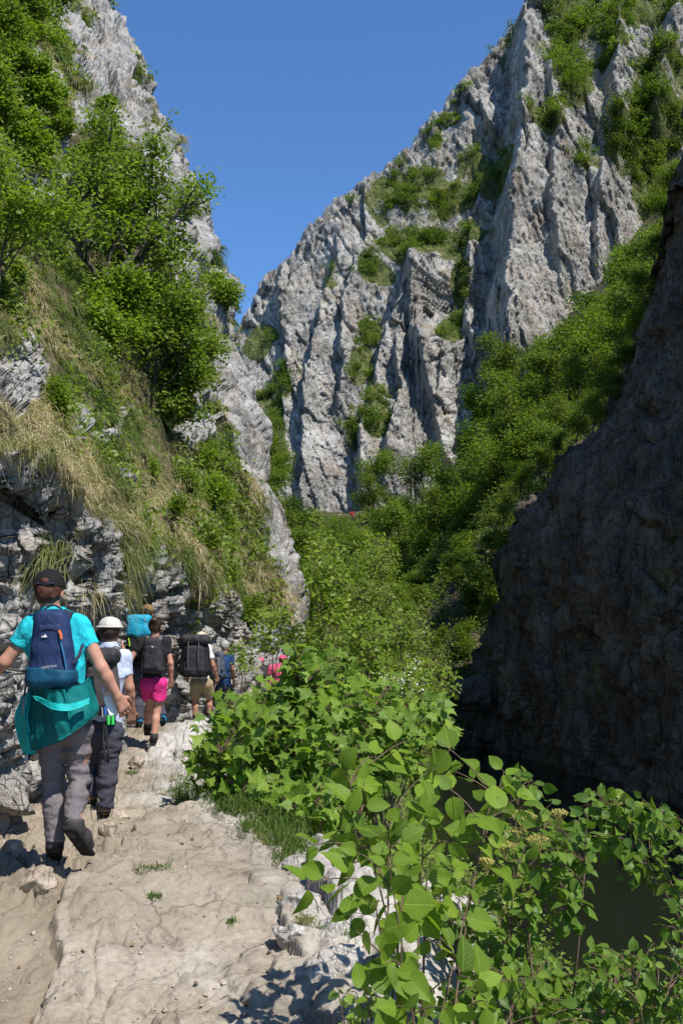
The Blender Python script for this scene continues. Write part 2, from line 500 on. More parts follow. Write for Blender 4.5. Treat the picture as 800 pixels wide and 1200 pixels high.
def path_material():
    t = NT('trodden_limestone'); c = t.coord()
    n1 = t.noise(c, 1.3, 7, .6, .3); n2 = t.noise(c, 6, 7, .65, .5); n3 = t.noise(c, 38, 5, .7)
    f = t.math('ADD', t.math('MULTIPLY', n1, .42), t.math('ADD', t.math('MULTIPLY', n2, .36), t.math('MULTIPLY', n3, .22)))
    tan = t.ramp(f, [(.36, (.125, .10, .072)), (.45, (.25, .206, .152)), (.55, (.35, .295, .226)), (.67, (.47, .41, .33))])
    grey = t.ramp(f, [(.34, (.15, .14, .125)), (.46, (.37, .345, .31)), (.6, (.58, .555, .51))])
    col = t.mix(t.attr('grey'), tan, grey)
    dirt = t.ramp(t.noise(c, 3.1, 6, .7), [(.3, (.18, .145, .10)), (.7, (.31, .256, .19))])
    col = t.mix(t.math('MULTIPLY', t.attr('dirt'), .8), col, dirt)
    pit = t.ramp(t.noise(c, 24, 5, .75), [(.3, 1.0), (.39, 0.0)])
    pitg = t.math('MULTIPLY', pit, t.math('ADD', .38, t.math('MULTIPLY', t.attr('grey'), .45)))
    col = t.mix(pitg, col, (.10, .085, .065))
    w = t.noise(c, 1.9, 4, .5); cv = t.n('ShaderNodeVectorMath', operation='ADD')
    nn = t.n('ShaderNodeTexNoise'); nn.inputs['Scale'].default_value = 3.0; nn.inputs['Detail'].default_value = 4
    sc_ = t.n('ShaderNodeVectorMath', operation='SCALE'); sc_.inputs['Scale'].default_value = .45
    t.l(c, nn.inputs['Vector']); t.l(nn.outputs['Color'], sc_.inputs[0]); t.l(c, cv.inputs[0]); t.l(sc_.outputs[0], cv.inputs[1])
    e = t.vor(cv.outputs[0], 2.1); crk = t.math('MULTIPLY', t.ramp(e, [(0.0, 1.0), (.03, 0.0)]), t.ramp(w, [(.44, 0.0), (.58, 1.0)]))
    col = t.mix(t.math('MULTIPLY', crk, .5), col, (.12, .095, .07))
    moss = t.math('MULTIPLY', t.attr('moss'), t.ramp(t.noise(c, 9, 5, .7), [(.42, 0.0), (.55, 1.0)]))
    col = t.mix(moss, col, (.085, .085, .025))
    h = t.math('ADD', t.math('MULTIPLY', n2, 1.0), t.math('ADD', t.math('MULTIPLY', n3, .4), t.math('MULTIPLY', crk, -.35)))
    h = t.math('SUBTRACT', h, t.math('MULTIPLY', pitg, .5))
    return t.done(t.bsdf(col, .88, t.bump(h, .75, .03), .25))
M['path'] = path_material()

def water_material():
    t = NT('river_water'); c = t.coord((1, .6, 1))
    n = t.noise(c, 1.6, 4, .5); n2 = t.noise(c, 7, 3, .5)
    nrm = t.bump(t.math('ADD', n, t.math('MULTIPLY', n2, .25)), .22, .05)
    col = t.ramp(t.noise(c, .35, 4), [(.3, (.010, .013, .007)), (.7, (.015, .019, .010))])
    return t.done(t.bsdf(col, .06, nrm, .5))
M['water'] = water_material()

M['leaf_mid'] = leaf_mat('leaf_mid', (.09, .15, .02), (.20, .285, .038), (.29, .355, .065), .52)
M['leaf_far'] = leaf_mat('leaf_far', (.085, .13, .024), (.17, .235, .042), (.245, .29, .07), .48, .6, .15)
M['leaf_light'] = leaf_mat('leaf_light', (.11, .185, .018), (.225, .33, .035), (.32, .40, .06), .53)
M['leaf_dark'] = leaf_mat('leaf_dark', (.05, .095, .012), (.11, .19, .02), (.17, .24, .035), .48)
M['leaf_maple'] = leaf_mat('leaf_maple', (.08, .15, .022), (.205, .335, .038), (.30, .42, .06), .5, .45, .25, 5)
M['leaf_broad'] = leaf_mat('leaf_broad', (.095, .17, .022), (.19, .305, .028), (.275, .38, .045), .47, .5, .22, 8)
M['leaf_gloss'] = leaf_mat('leaf_gloss', (.06, .135, .016), (.15, .255, .03), (.25, .34, .055), .44, .42, .32, 7)
M['grass'] = leaf_mat('grass', (.075, .14, .022), (.25, .25, .10), (.54, .45, .30), .3, .7, .2)
M['grass_green'] = leaf_mat('grass_green', (.05, .10, .015), (.12, .19, .035), (.3, .27, .1), .35, .6, .25)
M['bark'] = bark_mat('bark', (.035, .028, .022), (.11, .09, .07))
M['twig'] = bark_mat('twig', (.09, .06, .04), (.22, .15, .10))
M['blossom'] = plain('blossom', (.75, .74, .66), .7)
M['umbel'] = plain('umbel', (.38, .33, .09), .8)
# ------------------------------------------------------------------ ground, path, river
def interp(y, xs, ys): return np.interp(y, xs, ys)
PZ = ([-20, 0, 4, 5.8, 7, 8.1, 10, 12.7, 14, 18, 22, 30, 40, 50], [0, 0, 0, .31, .27, .26, .17, .18, .36, -.04, -.5, -1.2, -.6, .6])
XL = ([-20, 2, 5, 8, 12, 16, 20, 25, 30, 45, 60, 120], [-2.9, -2.6, -2.5, -2.5, -2.85, -3.0, -3.0, -2.1, -1.0, 1.0, -2, -8])
XR = ([-20, 0, 4, 6, 7, 8.7, 12, 14, 18, 22, 28, 34, 45], [.6, .45, .25, .12, -.25, -1.15, -1.75, -1.95, -2.2, -1.6, -.6, .2, 1.2])
XS = ([0, 4.1, 5.3, 5.72, 5.78, 6.2, 8.3, 10.5, 14, 18], [-1.1, -1.17, -1.5, -1.43, -1.41, -1.53, -1.8, -2.25, -2.48, -2.8])
WATER = -2.9

def terrain_z(x, y, fine=False):
    pz = interp(y, *PZ); xr = interp(y, *XR)
    over = np.maximum(x - xr, 0)
    bank = np.minimum(over * .62 + .25 * sstep(0, .5, over), pz + 4.0)
    near = pz - bank
    val = interp(y, [40, 50, 75, 110, 140, 260], [-.2, 1.2, 5.6, 13.5, 18, 30])
    x0 = interp(y, [40, 50, 75, 110, 140], [2.2, 2.5, 5, 8.5, 10])
    rise = np.maximum(x - x0, 0)
    val = val + np.sqrt(rise ** 2 * 1.45 + 1) - 1 + .25 * np.maximum(-x - 6, 0)
    w = sstep(40, 52, y)
    return near * (1 - w) + val * w

gx = np.concatenate([np.linspace(-90, -8, 24), np.linspace(-7, 16, 116), np.linspace(17, 110, 60)])
gy = np.concatenate([np.linspace(-40, 2, 12), np.linspace(2.5, 60, 150), np.linspace(61, 320, 110)])
X, Y = np.meshgrid(gx, gy, indexing='ij')
Z = terrain_z(X, Y)
P3 = np.stack([X, Y, Z], -1)
Z = Z + .35 * fbm(P3 * .45, 4, 3) * sstep(-1, 4, np.maximum(X - interp(Y, *XR), Y - 24)) + 1.2 * fbm(P3 * .12, 3, 5) * sstep(45, 70, Y)
inpath = (X < interp(Y, *XR) + .6) & (X > -5) & (Y < 26)
Z = np.where(inpath, Z - .35, Z)
G0 = np.stack([X, Y, Z], -1)
ground = link('ground', gridmesh('ground', G0), M['soil']); tag(ground, 'brown soil of the gorge floor and banks', 'ground', kind='structure')

# the trodden limestone path: rows spaced evenly as the eye sees them
ys = 1.0 / np.linspace(1 / 2.6, 1 / 25.5, 760)
us = np.linspace(0, 1, 380)
Yp = ys[None, :] + 0 * us[:, None]
xl = interp(ys, *XL) - 1.1; xr_ = interp(ys, *XR) + .9
Xp = xl[None] + (xr_ - xl)[None] * us[:, None]
p2 = np.stack([Xp, Yp], -1); p3 = np.stack([Xp, Yp, 0 * Xp], -1)
wob = .06 * fbm(p3 * 2.3, 3, 21)
xs = interp(Yp, *XS) + wob
edge = sstep(-.014, .014, Xp - xs)
slab_amt = interp(Yp, [2, 4, 5.3, 5.75, 6.5, 8.5, 11, 16], [.15, .15, .10, .07, .09, .03, .05, .03])
h1, e1 = facet(p2 * np.array([1.5, .9]) + .25 * fbm(p3 * 1.4, 2, 4)[..., None], 31)
h2, e2 = facet(p2 * np.array([4.2, 2.8]) + .3 * fbm(p3 * 3.1, 2, 5)[..., None], 32)
h3_, e3 = facet(p2 * np.array([11., 8.]) + .3 * fbm(p3 * 8, 2, 6)[..., None], 33)
rocky = edge * (1 - .0 * Yp)
rim = sstep(-1.0, .1, Xp - interp(Yp, *XR) + .25 * fbm(p3 * 1.3, 3, 8))       # rough grey rim towards the drop
track = 1 - edge
Zp = interp(Yp, *PZ) - slab_amt * track * .9 + slab_amt * .1
Zp += (.060 * h1 + .026 * h2 + .012 * h3_) * (.35 + .65 * edge) * (1 + 1.0 * rim) * (1 - .85 * sstep(-.05, .2, Xp - interp(Yp, *XR)))
Zp += .03 * fbm(p3 * 1.1, 4, 9) + .012 * fbm(p3 * 7, 4, 10) * (1 + rim) + .006 * fbm(p3 * 26, 3, 14) - .012 * (1 - sstep(0, .10, e2)) * edge - .010 * sstep(.25, .6, fbm(p3 * 13, 3, 18)) * (.3 + rim)
hL, eL = facet(p2 * np.array([.75, .38]) + .22 * fbm(p3 * 1.1, 3, 19)[..., None], 34)
Zp += .10 * hL * edge - .07 * (1 - sstep(0, .02, eL)) * edge - .03 * (1 - sstep(0, .04, e1)) * edge * sstep(.1, .5, fbm(p3 * .9, 2, 13) + .35)
Zp += rim * (.05 * np.abs(fbm(p3 * 2.6, 4, 11)) - .02)
over = np.maximum(Xp - interp(Yp, *XR) + .12 * fbm(p3 * 2, 3, 12), 0)
Zp -= np.minimum(over * .8 + .12 * sstep(0, .3, over), 2.0)
Zp += .9 * sstep(.15, 1.2, interp(Yp, *XL) - Xp + .0)
# loose rubble of steps in the left track, where the walkers climb
st = sstep(5.2, 5.6, Yp) * (1 - sstep(8.3, 9.2, Yp)) * track
Zp += st * (.11 * h2 + .05 * h3_)
PATH = np.stack([Xp, Yp, Zp], -1)
grey = np.clip(rim * 1.0 + .25 * fbm(p3 * .8, 3, 15) * edge + .9 * sstep(.05, .6, interp(Yp, *XL) - Xp), 0, 1)
dirt = np.clip(track * (1 - sstep(5.0, 6.2, Yp)) + .5 * sstep(.15, .5, fbm(p3 * .7, 3, 16)) * (1 - rim), 0, 1)
moss = np.clip(sstep(.15, .55, fbm(p3 * 1.7, 4, 17)) * rim * .9, 0, 1)
path = link('path', gridmesh('path', PATH, {'grey': grey, 'dirt': dirt, 'moss': moss}), M['path'])
tag(path, 'worn beige limestone path climbing along the foot of the rock wall', 'path', kind='structure')

def path_z(x, y):
    j = int(np.argmin(np.abs(ys - y))); i = int(np.argmin(np.abs(Xp[:, j] - x)))
    return float(Zp[i, j])

wv = np.array([(-3, -12, WATER), (22, -12, WATER), (22, 58, WATER), (-3, 58, WATER)], float)
river = link('river', mk('river', wv, [np.array([(0, 1, 2, 3)])]), M['water']); tag(river, 'dark green river under the shaded cliff', 'river', kind='structure')

# ------------------------------------------------------------------ the left wall
cc = {
 1: [(-150,890,5.2),(-115,720,5.5),(-70,555,5.9),(-25,490,7.2),(-30,400,9.5),(-40,300,13),(-55,200,18),(-70,100,25),(-80,20,33),(-90,-60,41),(-100,-150,50)],
 2: [(48,880,8),(58,720,8.2),(62,590,8.5),(45,510,9.8),(25,430,12),(10,345,15.5),(-5,240,21),(-10,130,28),(-10,30,36),(-15,-60,43),(-25,-140,50)],
 3: [(128,865,12),(142,740,12.2),(148,640,12.5),(135,565,13.8),(115,480,16.5),(90,400,20),(70,300,25.5),(60,180,32),(50,70,39),(40,-40,46),(20,-140,52)],
 4: [(172,850,15.5),(172,745,15.8),(180,662,16),(180,585,17.8),(160,500,21),(140,420,25),(125,320,30),(110,200,36),(90,90,42),(70,-20,49),(40,-130,54)],
 5: [(228,845,19.5),(234,750,19.8),(244,690,20),(232,605,22),(215,520,25),(198,430,29),(185,330,33),(168,215,38),(125,115,44),(95,20,50),(60,-110,55)],
 6: [(310,830,25),(306,765,25.3),(302,712,26),(282,625,27.5),(264,525,30),(250,430,33),(232,335,36),(208,230,41),(160,125,46),(115,25,51.5),(75,-100,56)],
 7: [(376,830,30),(364,775,30.3),(352,725,31),(328,645,32.5),(300,540,34.5),(283,440,37),(258,345,40),(238,240,43.5),(182,130,48),(132,30,53),(95,-95,57)]}
cols = [np.array([W(*q) for q in cc[i]]) for i in range(1, 8)]
cm1 = cols[0] + np.array([-.15, -3.2, 0]); cm2 = cols[0] + np.array([-.5, -8, 0])
c8 = cols[-1] + np.array([-1.2, 4.5, -.3]); c9 = cols[-1] + np.array([-9, 14, -2])
C = np.array([cm2, cm1] + cols + [c8, c9])
C[:, 0, 2] -= .9
P = loft(C, [6, 18, 95, 105, 55, 55, 72, 80, 26, 10], [135, 125, 52, 50, 56, 52, 52, 52, 46, 30])
N = gnormals(P)
if N[150, 300, 0] < 0: N = -N
px, py = proj(P)
lip = np.interp(px, [-400, -20, 40, 75, 110, 150, 200, 250, 300, 340, 400], [545, 545, 553, 578, 618, 640, 660, 686, 715, 745, 800])
aS = np.cumsum(np.linalg.norm(np.diff(P, axis=0, prepend=P[:1]), axis=-1), 0); aT = np.cumsum(np.linalg.norm(np.diff(P, axis=1, prepend=P[:, :1]), axis=-1), 1)
aS = aS[:, ::1] - aS[120:121]; q2 = np.stack([aS, aT], -1)
base = sstep(-22, 14, py - lip + 14 * fbm(P * 1.1, 3, 40))
riblx = np.interp(py, [330, 400, 500, 600, 680, 760, 830], [245, 262, 287, 322, 347, 362, 372])
rib = sstep(40, 16, np.abs(px - riblx - 4) / (1 + .0 * px) + 9 * fbm(P * .5, 3, 41)) * sstep(330, 400, py)
patches = gmask(px + 9 * fbm(P * .9, 3, 42), py + 9 * fbm(P * .9, 3, 43), [(24, 432, 30, 52), (95, 490, 15, 20), (135, 497, 9, 18), (5, 560, 30, 25),
    (118, 75, 42, 70), (150, 125, 34, 40), (218, 255, 36, 90), (250, 350, 22, 40), (192, 225, 30, 40), (240, 430, 24, 50), (228, 490, 12, 40), (100, 150, 40, 16), (200, 600, 6, 24), (150, 560, 8, 14), (268, 650, 7, 22)])
up = sstep(330, 250, py) * sstep(.1, .5, fbm(P * .22, 4, 44) + sstep(90, 240, px + .55 * (py - 200)) * .5)
rock = np.clip(np.maximum.reduce([base, rib, patches, .9 * up]), 0, 1)
rock = rock * (1 - sstep(-50, -110, px) * sstep(5, 25, lip - py))
# the bare foot of the wall stands in buttresses, each with a face towards the path behind it
ms = base * sstep(4, 40, py - lip) * (1 - sstep(17, 24, P[..., 1])) * sstep(2.5, 4.5, P[..., 1])
def buttress(P, ln, ax, sd):
    sb = P[..., 1] / ln + .30 * fbm(P * np.array([.0, .35, .75]) / ln * 1.2, 3, sd)
    cell = np.floor(sb); tb = sb - cell
    rnd = h3(cell.astype(np.int64), cell.astype(np.int64) * 0, cell.astype(np.int64) * 0, sd)
    am = ax * (.55 + .9 * rnd)
    xo = am * np.where(tb < .72, sstep(0, .72, tb) * .6 + .4 * tb / .72, 1 - sstep(.72, 1.0, tb)) - am * .85
    ym = np.where(tb < .72, .30 * tb / .72, .30 + .70 * (tb - .72) / .28) - tb
    return xo, ym * ln
xo, yo = buttress(P, 1.35, .52, 46); P = P.copy(); P[..., 0] += ms * xo; P[..., 1] += ms * yo * .85
xo, yo = buttress(P, .47, .08, 47); P[..., 0] += ms * xo; P[..., 1] += ms * yo * .7
N = gnormals(P)
if N[150, 300, 0] < 0: N = -N
far_s = sstep(9, 32, P[..., 1])                     # bigger blocks with distance up the slope
ha, ea = facet3(P * np.array([.95, .95, .75]) + .35 * fbm(P * .9, 3, 50)[..., None], 51)
hb, eb = facet3(P * 3.3 + .35 * fbm(P * 2.2, 2, 52)[..., None], 53)
hc, ec = facet3(P * np.array([.55, .55, .3]) + .3 * fbm(P * .4, 3, 54)[..., None], 55)
hd, ed = facet3(P * 8.5 + .3 * fbm(P * 6, 2, 56)[..., None], 57)
disp = rock * ((1 - far_s) * (.12 * ha + .04 * hb + .022 * hd + .07 * ridged(P * 1.9, 4, 58) - .10 * np.abs(fbm(P * 2.7, 3, 67)) - .02) + far_s * (1 - .65 * rib) * (.62 * hc + .30 * ha + .12 * hb))
disp += rock * .05 * fbm(P * 5, 4, 59) * (1 - far_s * .5) + rock * .02 * fbm(P * 17, 3, 68) * (1 - far_s)
disp -= rock * (.06 + .14 * far_s) * (1 - sstep(0, .07, ea))
disp += (1 - rock) * (.16 * fbm(P * .8, 4, 60) + .5 * far_s * fbm(P * .25, 3, 61))
disp += .55 * fbm(P * .33, 3, 62) * (.3 + far_s) * (1 - .6 * base)
holes = [(14, 608, 58, 38, 2.2), (60, 624, 26, 26, 1.7), (92, 668, 9, 36, .5), (120, 655, 10, 9, .35), (168, 668, 15, 17, .75), (205, 728, 11, 13, .5), (180, 705, 12, 9, .3),
         (240, 700, 10, 9, .5), (250, 728, 8, 18, .4), (35, 690, 9, 10, .15), (60, 740, 10, 10, .15), (120, 745, 8, 24, .2), (20, 775, 30, 10, .4), (222, 760, 9, 8, .3), (190, 650, 12, 7, .4), (15, 655, 16, 26, .5),
         (130, 700, 9, 16, .3), (215, 690, 14, 8, .35), (262, 748, 9, 12, .4)]
wx, wy = px + 10 * fbm(P * 2.6, 3, 63), py + 10 * fbm(P * 2.6, 3, 64)
for hx, hy, rx, ry, d in holes:
    dd = np.sqrt(((wx - hx) / rx) ** 2 + ((wy - hy) / ry) ** 2); disp -= 1.25 * d * (1 - sstep(.82, 1.08, dd))
pock = sstep(.42, .75, fbm(P * 3.2, 3, 65)) * rock * (1 - far_s)
disp -= .20 * pock + .07 * sstep(.25, .5, fbm(P * 8, 3, 45)) * rock * (1 - far_s)
ov = sstep(26, 0, np.abs(py - lip + 14)) * (1 - far_s)       # the turf edge bulges out over the bare rock
disp += .16 * ov * (px < 240)
Nd = N
P = P + Nd * disp[..., None]
LW, LWN, LWrock = P, gnormals(P), rock
if LWN[150, 300, 0] < 0: LWN = -LWN
LWpx, LWpy = proj(P)
cl = link('rock_wall', gridmesh('rock_wall', P, {'veg': 1 - rock}), M['wall_rock'])
tag(cl, 'steep sunlit rock and turf wall rising left of the path', 'cliff', kind='structure')

# ------------------------------------------------------------------ the far cliff
sx = np.array([160, 250, 285, 318, 350, 400, 450, 490, 530, 575, 600, 640, 665, 700, 740, 800, 900, 1010], float)
sy = np.array([520, 430, 372, 328, 290, 236, 204, 164, 116, 66, 38, 9, -6, -14, -8, -14, -60, -120], float)
rows = []
FB, FT = 150.0, 205.0
vv = np.array([0, .12, .25, .4, .55, .7, .85, 1.0])
Cf = []
for a, b in zip(sx, sy):
    col = []
    for v in vv:
        yy = 700 + (b - 700) * v
        xx = a + (1 - v) * (a - 520) * .03
        col.append(W(xx, yy, FB + (FT - FB) * v ** 1.35 + .04 * (a - 400)))
    c_ = col[-1]
    col.append(c_ + np.array([0, 10, 1.0])); col.append(c_ + np.array([2, 30, -12])); col.append(c_ + np.array([4, 60, -50]))
    Cf.append(col)
Cf = np.array(Cf)
cu = np.maximum(4, np.round(np.diff(sx) / (sx[-1] - sx[0]) * 640)).astype(int)
P = loft(Cf, cu, [40, 75, 85, 95, 95, 95, 95, 14, 8, 5])
px, py = proj(P)
creases = [  # polyline, metres the right side stands forward, decay px, ramp px
 ([(602, 0), (592, 70), (586, 150), (580, 230), (572, 300), (566, 390), (560, 470)], 17, 95, 24),
 ([(352, 610), (350, 520), (360, 440), (378, 370), (392, 310)], 5, 45, 7),
 ([(418, 590), (422, 500), (440, 430), (456, 380), (470, 330)], 6.5, 42, 10),
 ([(488, 460), (480, 400), (474, 330)], 5, 30, 8),
 ([(520, 560), (502, 490), (487, 420)], 4.5, 40, 8),
 ([(548, 430), (541, 340), (543, 270), (556, 235)], 5, 34, 6),
 ([(703, 190), (700, 130), (712, 60)], 8, 40, 10),
 ([(745, 170), (750, 110), (768, 55)], 9, 40, 14),
 ([(330, 480), (335, 400), (322, 340)], 4, 26, 6),
 ([(640, 330), (632, 270), (640, 200), (628, 120)], 4, 40, 8),
 ([(395, 470), (404, 380), (420, 310)], 4, 30, 6),
 ([(690, 330), (694, 280), (690, 230)], 4, 22, 5),
 ([(470, 235), (500, 190), (540, 150)], 4, 30, 8),
 ([(452, 560), (462, 480), (466, 430)], 5, 28, 6)]
wpx = px + 5 * fbm(P * .10, 4, 70) + 2.0 * fbm(P * .5, 3, 69)
fwd = np.zeros_like(px)
for poly, amp, dec, rmp in creases:
    poly = np.array(sorted(poly, key=lambda q: q[1]), float)
    ex = np.interp(py, poly[:, 1], poly[:, 0]); y0, y1 = poly[0, 1], poly[-1, 1]
    win = sstep(y0 - 45, y0 + 10, py) * (1 - sstep(y1 - 20, y1 + 40, py))
    dx = wpx - ex
    fwd += win * amp * sstep(0, rmp, dx) * np.exp(-np.maximum(dx - rmp, 0) / dec)
veg = gmask(px + 10 * fbm(P * .08, 4, 71), py + 10 * fbm(P * .08, 4, 72), [(500, 250, 62, 52), (455, 240, 26, 30), (560, 215, 30, 45), (535, 290, 36, 26), (480, 300, 40, 18), (660, 110, 24, 60), (700, 40, 70, 36), (765, 30, 50, 35), (650, 40, 16, 30),
    (680, 215, 20, 18), (730, 200, 24, 26), (770, 150, 34, 60), (428, 395, 14, 14), (420, 430, 16, 26), (415, 500, 6, 30), (445, 495, 16, 26), (318, 510, 22, 60), (335, 455, 14, 20), (525, 405, 16, 28), (545, 350, 12, 30),
    (640, 185, 22, 14), (590, 210, 10, 30), (530, 145, 14, 10), (510, 175, 12, 14), (440, 330, 18, 14), (385, 330, 10, 16), (700, 90, 34, 14), (455, 160, 9, 9), (590, 60, 8, 12), (300, 400, 14, 20), (760, 230, 30, 40)])
veg = np.clip(veg * (.9 + .5 * fbm(P * .13, 3, 73)) + .35 * sstep(.25, .7, fbm(P * .09, 4, 74)), 0, 1)
sk = P[..., 0] + .30 * P[..., 2]                     # strata lean to the right as they rise
sl = P[..., 0] - .28 * P[..., 2]
fan = sstep(470, 500, px) * sstep(330, 380, py) * (1 - sstep(560, 600, px))
lean = sk * (1 - fan) + sl * fan
q = np.stack([lean, P[..., 2]], -1)
wz = .16 * fbm(P * .12, 3, 75)[..., None]
f1, e1 = facet(q * np.array([.105, .024]) + wz * .7, 76)
f2, e2 = facet(q * np.array([.36, .10]) + wz * 1.4, 77)
f3, e3 = facet(q * np.array([1.25, .42]) + wz * 3, 78)
f4, e4 = facet(q * np.array([2.6, 1.5]) + wz * 4, 79)
fl = np.stack([lean * .55, P[..., 1] * .05, P[..., 2] * .045], -1)
rockm = 1 - .75 * veg
fwd += rockm * (3.6 * f1 + 1.1 * f2 + .62 * f3 + .24 * f4 + .10 * ridged(fl, 3, 80) + .22 * fbm(P * np.array([1.1, 1.1, .5]), 4, 84)) + 2.5 * fbm(P * .045, 3, 82)
fwd -= rockm * (1.0 * (1 - sstep(0, .04, e1)) + .6 * (1 - sstep(0, .06, e2)) + .3 * (1 - sstep(0, .1, e3)))
fade = 1 - sstep(440, 460, np.arange(P.shape[1]) + 0 * px[:, :1] * 0) * .0
top = (np.arange(P.shape[1]) > 580)[None, :]
D = np.zeros_like(P); D[..., 1] = -fwd; D[..., 0] = -.12 * fwd; D[..., 2] = .12 * fwd
skyrag = (.9 * f2 + .7 * f3 + 1.6 * np.abs(fbm(P * .16, 3, 83))) * sstep(480, 580, np.arange(P.shape[1]) + 0 * px[:, :1])
P = P + D * np.where(top, .4, 1.0)[..., None]; P[..., 2] += skyrag
FC, FCN, FCveg = P, gnormals(P), veg
if FCN[300, 200, 1] > 0: FCN = -FCN
FCpx, FCpy = proj(P)
fc = link('cliff_face', gridmesh('cliff_face', P, {'veg': veg}), M['far_rock'])
tag(fc, 'tall fractured grey limestone cliff closing the gorge against the sky', 'cliff', kind='structure')

# ------------------------------------------------------------------ the shaded cliff across the river
# far edge (silhouette), bottom to top, then two nearer columns and the back
E = [(528, 900, 43), (530, 830, 43), (534, 790, 43), (566, 722, 42.5), (572, 655, 42), (604, 585, 41), (664, 522, 39.5), (708, 482, 38), (738, 400, 36.5), (764, 300, 34.5), (784, 225, 32), (802, 160, 30), (830, 90, 28)]
far = np.array([W(*e) for e in E])
zs = far[:, 2].copy(); far[0, 2] = -4.5; zs[0] = -4.5
n_ = len(E)
def ccol(y, xb, lean, top):
    z = np.linspace(-4.5, top, n_); h = (z + 4.5) / 20
    return np.stack([xb + lean * h ** 1.15 * 20, y + 0 * z, z], -1)
mid = far * .55 + ccol(27, 8.0, .22, 17) * .45; mid[:, 1] = np.linspace(36, 27.5, n_)
c26 = ccol(25, 8.9, .13, 15); c18 = ccol(17, 11.5, .08, 14); c8_ = ccol(8, 13.2, .05, 15.5); c0_ = ccol(1.5, 15.0, .05, 15); cend = ccol(-5, 18, .05, 13)  # unseen near end of the cliff, extended and raised to shade the river
back1 = far + np.array([2.2, 2.6, 0]) * np.linspace(1, .8, n_)[:, None]; back2 = far + np.array([16, 9, 1.0])
Cc = np.array([back2, back1, far + np.array([.0, .25, 0]), mid, c26, c18, c8_, c0_, cend])
topb = Cc[:, -1:] + np.array([4, 1, 1.5]); topc = Cc[:, -1:] + np.array([16, 2, -1])
Cc = np.concatenate([Cc, topb, topc], 1)
P = loft(Cc, [8, 40, 110, 80, 60, 25, 15, 10], [38] * (n_ - 1) + [10, 6])
N = gnormals(P)
if N[150, 200, 0] > 0: N = -N
q = np.stack([P[..., 1] + .35 * P[..., 2], P[..., 2]], -1)
wz = .4 * fbm(P * .3, 3, 90)[..., None]
f1, e1 = facet3(P * np.array([.42, .42, .10]) + wz, 91); f2, e2 = facet3(P * np.array([1.1, 1.1, .35]) + wz * 1.5, 92); f3, e3 = facet3(P * np.array([2.9, 2.9, 1.1]) + wz * 2, 93)
disp = .40 * f1 + .30 * f2 + .15 * f3 + .20 * ridged(np.stack([q[..., 0] * .5, P[..., 0] * .1, P[..., 2] * .09], -1), 4, 94) + .22 * fbm(P * .22, 3, 95) + .06 * fbm(P * 3, 3, 98)
disp -= .25 * (1 - sstep(0, .08, e1))
under = sstep(1.3, -.6, P[..., 2] - .5 * fbm(P * .4, 2, 96)) ; edgef = sstep(48, 110, np.arange(P.shape[0]))[:, None]; disp = disp * (.35 + .65 * edgef) - .5 * (1 - edgef) - .25 
disp -= .5 * under * edgef
disp += (1 - edgef) * (.55 * fbm(P * .55, 4, 99) + .16 * fbm(P * 2.1, 3, 100))     # undercut at the waterline
P = P + N * disp[..., None]
vg = .5 * sstep(.35, .75, fbm(P * .5, 4, 97))
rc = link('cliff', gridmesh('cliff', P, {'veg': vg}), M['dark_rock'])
tag(rc, 'sheer dark cliff in shadow rising from the river at right', 'cliff', kind='structure')
RC = P
# ------------------------------------------------------------------ trees, shrubs, grass
def grow(seed, H, r0, levels, lean=(0, 0), wob=.22, trop=.12, t0=.25, fork=(35, 65), ratio=.62, up0=1.0):
    """a branching skeleton: tubes and the leafy twig ends"""
    r = np.random.default_rng(seed); paths, anchors = [], []
    def branch(p, d, L, rad, lev):
        n = 7 if lev == 0 else 5; pts = [p]; dd = d
        for i in range(n):
            dd = nz(dd + r.normal(size=3) * wob * (1 if lev else .6) + np.array([0, 0, trop])); pts.append(pts[-1] + dd * L / n)
        pts = np.array(pts); rr = rad * np.linspace(1, .45 if lev < len(levels) else .2, n + 1)
        paths.append((pts, rr))
        if lev >= len(levels):
            for t in (.35, .65, 1.0): anchors.append((pts[int(round(t * n))], dd, L))
            return
        for c in range(levels[lev]):
            t = t0 + (1 - t0) * (c + r.random()) / levels[lev] if lev == 0 else .3 + .7 * r.random()
            f = t * n; i = min(int(f), n - 1); q = pts[i] + (pts[i + 1] - pts[i]) * (f - i)
            a = math.radians(r.uniform(*fork)); ax = nz(np.cross(pts[i + 1] - pts[i], r.normal(size=3)))
            dv = nz(pts[i + 1] - pts[i]); nd = dv * math.cos(a) + ax * math.sin(a)
            branch(q, nd, L * ratio * r.uniform(.7, 1.15) * (1.15 - .45 * t), max(rr[i] * .6, .004), lev + 1)
        branch(pts[-1], dd, L * ratio * .8, rr[-1], lev + 1)
    branch(np.zeros(3), nz(np.array([lean[0], lean[1], up0])), H, r0, 0)
    return paths, anchors

def foliage(seed, anchors, per, size, spread, kind='card', flat=.75, droop=.2, clump=.25):
    r = np.random.default_rng(seed)
    A = np.array([a[0] for a in anchors]); D = np.array([a[1] for a in anchors])
    k = np.maximum(1, (per * r.uniform(1 - clump * 2, 1 + clump * 2, len(A))).astype(int))
    idx = np.repeat(np.arange(len(A)), k); n = len(idx)
    pos = A[idx] + r.normal(size=(n, 3)) * spread * np.array([1, 1, .6])
    out = pos - A[idx] + .4 * spread * D[idx]
    dr = nz(out + r.normal(size=(n, 3)) * spread * .5 + np.array([0, 0, -droop * spread]))
    nr = nz(np.array([0, 0, flat]) + r.normal(size=(n, 3)) * .5 + np.array([.12, -.12, 0]))
    sz = size * r.uniform(.6, 1.25, n)
    tint = np.clip(r.normal(.5, .2, n) + np.repeat(r.normal(0, .13, len(A)), k), 0, 1)
    return pos, nr, dr, sz, kind, tint

